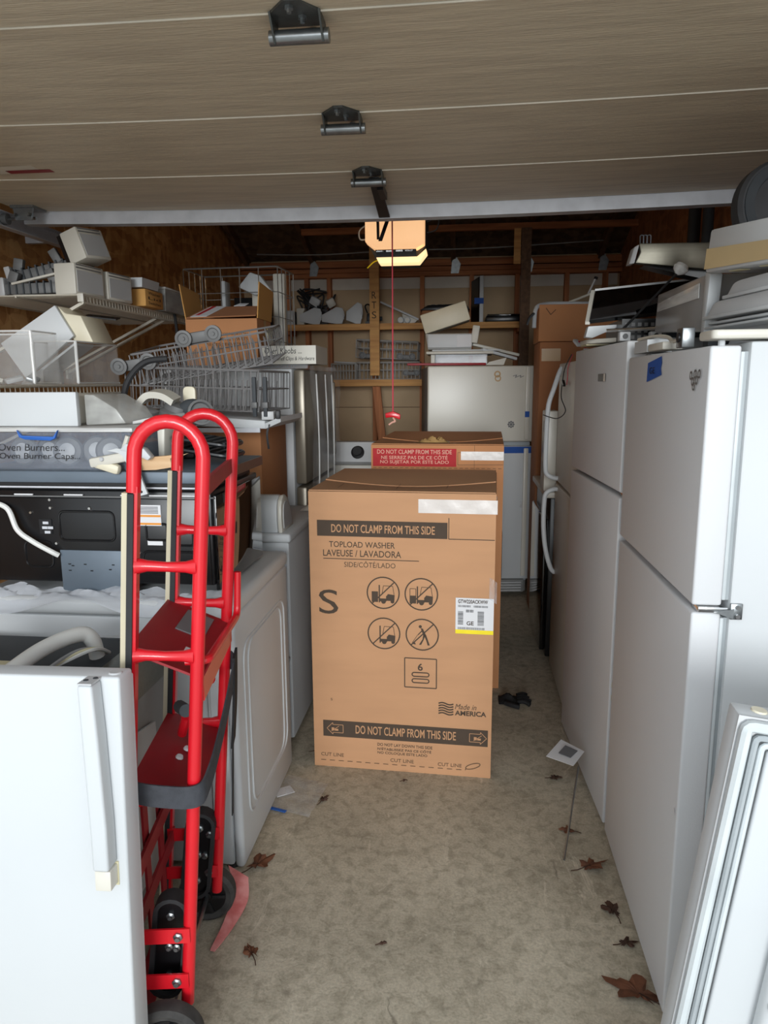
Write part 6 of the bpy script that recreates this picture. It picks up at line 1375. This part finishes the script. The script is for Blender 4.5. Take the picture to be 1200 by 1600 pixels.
# ================================================================ FOREGROUND RIGHT: loose fridge door, liner towards the camera
t = thing('appliance_door_leaf', 'loose white refrigerator door showing its molded liner at the lower right', 'door', (0.42, 1.14, 0.0), (0, math.radians(6.5), math.radians(-3)))
DW, DH = 0.72, 1.00
M().box(-0.085, DW, 0.0, 0.05, 0.03, DH).build('door_skin', 'white', t, bevel=0.006)
M().box(-0.085, DW, -0.004, 0.0, 0.03, DH).build('liner_flange', 'graypl', t, bevel=0.001)
ga = M()
for ins, yy, r in ((0.012, -0.012, 0.010), (0.030, -0.010, 0.006), (0.040, -0.014, 0.005)):
    ga = M().tube(fillet([(-0.085 + ins, yy, 0.03 + ins), (DW - ins, yy, 0.03 + ins), (DW - ins, yy, DH - ins), (-0.085 + ins, yy, DH - ins)], 0.01, 3, True), r, 8, True)
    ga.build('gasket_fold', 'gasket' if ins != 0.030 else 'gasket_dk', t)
ln = M().prism([(-0.035, -0.004, 0.09), (DW - 0.05, -0.004, 0.09), (DW - 0.05, -0.004, DH - 0.05), (-0.035, -0.004, DH - 0.05)], (0, -0.010, 0)).build('liner', 'white', t, bevel=0.006, seg=3)
M().box(0.035, 0.075, -0.050, -0.012, 0.12, DH - 0.10).build('shelf_rail', 'white', ln, bevel=0.014, seg=3)
for z in (0.35, 0.52, 0.68, 0.83): M().lathe([(0.016, 0), (0.013, 0.018), (0.006, 0.022)], (0.055, -0.048, z), (0, -1, 0), 14).build('shelf_stud', 'white', ln)
M().lathe([(0.013, 0), (0.012, 0.003)], (-0.045, 0.025, DH), (0, 0, 1), 14).build('hinge_bushing', 'cream', t)
for x in (-0.02, 0.0, 0.02): M().lathe([(0.004, 0), (0.004, 0.001)], (x, 0.018 + abs(x) * 0.5, DH), (0, 0, 1), 10).build('screw_hole', 'dkgray', t)

# ================================================================ ON THE FLOOR
t = thing('stake_sign', 'small paper card on a thin wire stake leaning on the second refrigerator', 'sign', (0.36, 2.2, 0.0))
M().rod((0.345, 2.145, 0.002), (0.440, 2.50, 0.135), 0.0035, 8).build('wire', 'zinc', t, w=True)
cd = M().prism([(0.335, 2.60, 0.115), (0.425, 2.52, 0.125), (0.475, 2.585, 0.150), (0.40, 2.68, 0.145)], (0, 0, 0.002)).build('card', 'paper', t, w=True)
M().prism([(0.38, 2.595, 0.1335), (0.42, 2.56, 0.1355), (0.45, 2.59, 0.1485), (0.41, 2.63, 0.1475)], (0, 0, 0.0025)).build('print_patch', 'grayprint', cd, w=True)
t = thing('work_glove', 'crumpled black glove on the floor beside the front carton', 'glove', (0.26, 3.33, 0))
M().grid(lambda u, v: (0.19 + 0.10 * u, 3.28 + 0.10 * v, 0.004 + 0.028 * math.sin(PI * u) * math.sin(PI * v) * (1 + 0.4 * math.sin(u * 9 + v * 7))), 8, 8).build('palm', 'web_dk', t, w=True)
for k in range(4): M().tube(spline([(0.28, 3.29 + k * 0.026, 0.014), (0.31, 3.285 + k * 0.03, 0.02), (0.345 - 0.008 * abs(k - 1), 3.27 + k * 0.035, 0.012)]), 0.0105, 8).build('finger', 'web_dk', t, w=True)
M().tube(spline([(0.22, 3.28, 0.012), (0.25, 3.25, 0.016), (0.285, 3.24, 0.012)]), 0.0115, 8).build('thumb', 'web_dk', t, w=True)
t = thing('plastic_bag', 'flat clear plastic bag with a blue zip edge on the floor by the washer', 'plastic bag', (-0.64, 2.42, 0))
M().grid(lambda u, v: (-0.70 + 0.17 * u + 0.03 * v, 2.34 + 0.22 * v - 0.05 * u, 0.003 + 0.007 * abs(math.sin(u * 8 + v * 5) * math.sin(v * 9))), 14, 14).build('film', 'film', t, w=True)
M().ribbon([(-0.70, 2.335, 0.006), (-0.62, 2.312, 0.006), (-0.53, 2.29, 0.006)][:2], (0.004, 0.012, 0), 0.003).build('zip_edge', 'blue_latch', t, w=True)
M().obox((-0.66, 2.44, 0.006), (0.07, 0.05, 0.003), (0, 0, 0.6)).build('paper_slip', 'paper', t, w=True)
def leaf(x, y, s, rz, mat, lbl, lobes=5):
    t = thing('dry_leaf', lbl, 'leaf', (x, y, 0.002), (0.0, 0.0, rz), 'dry leaves on the floor')
    r_ = random.Random(int(x * 1000 + y * 77)); pts = []
    n = lobes * 6; mid = []
    for i in range(n):
        a = 2 * PI * i / n; rr = s * (0.80 + 0.20 * math.cos(lobes * a + 0.5)) * (0.62 + 0.55 * r_.random()) * (1.0 + 0.3 * math.cos(a))
        cz = 0.35 * s * r_.random() * (0.5 + 0.5 * math.sin(a * 2 + x * 9))
        pts.append((rr * math.cos(a), rr * math.sin(a) * 0.62, 0.003 + cz))
        mid.append((rr * 0.5 * math.cos(a), rr * 0.31 * math.sin(a), 0.006 + cz * 0.35 + 0.004 * r_.random()))
    m = M(); m.add([(0, 0, 0.006)] + mid + pts, [(0, i + 1, (i + 1) % n + 1) for i in range(n)] + [(i + 1, n + i + 1, n + (i + 1) % n + 1, (i + 1) % n + 1) for i in range(n)]); m.build('blade', mat, t)
    M().tube([(0, 0, 0.008), (-s * 0.9, 0.0, 0.004), (-s * 1.3, s * 0.1, 0.003)], 0.0015, 5).build('stalk', 'leaf_dk', t)
leaf(0.425, 2.12, 0.055, 0.5, 'leaf', 'brown lobed leaf by the foot of the nearest refrigerator, behind the stake')
leaf(0.455, 1.925, 0.040, 1.9, 'leaf_dk', 'small dark leaf against the nearest refrigerator, middle of its length')
leaf(0.462, 1.63, 0.070, 2.6, 'leaf', 'large red-brown leaf at the near corner of the nearest refrigerator')
leaf(0.468, 1.80, 0.030, 0.3, 'leaf_dk', 'tiny curled leaf between the two larger leaves at the right')
leaf(0.385, 2.30, 0.030, 3.0, 'leaf', 'small leaf in the shadow near the wire stake')
leaf(-0.640, 2.02, 0.055, 0.9, 'leaf', 'crumpled brown leaf at the near foot of the white washer')
leaf(-0.555, 1.66, 0.035, 2.2, 'leaf', 'pale brown leaf on the floor right of the hand truck wheel')
leaf(-0.50, 2.40, 0.028, 1.2, 'leaf_dk', 'small dark leaf beside the plastic bag')
leaf(0.375, 2.64, 0.030, 0.2, 'leaf_dk', 'small dark leaf behind the paper card of the stake')
leaf(-0.60, 2.75, 0.022, 0.2, 'leaf', 'tiny leaf on the floor between the dryer and the front carton')
leaf(-0.21, 2.56, 0.014, 0.4, 'leaf_dk', 'tiny dark crumb of leaf in front of the front carton', 3)
leaf(-0.205, 1.73, 0.014, 0.4, 'leaf_dk', 'tiny dark crumb of leaf in the middle of the open floor', 3)
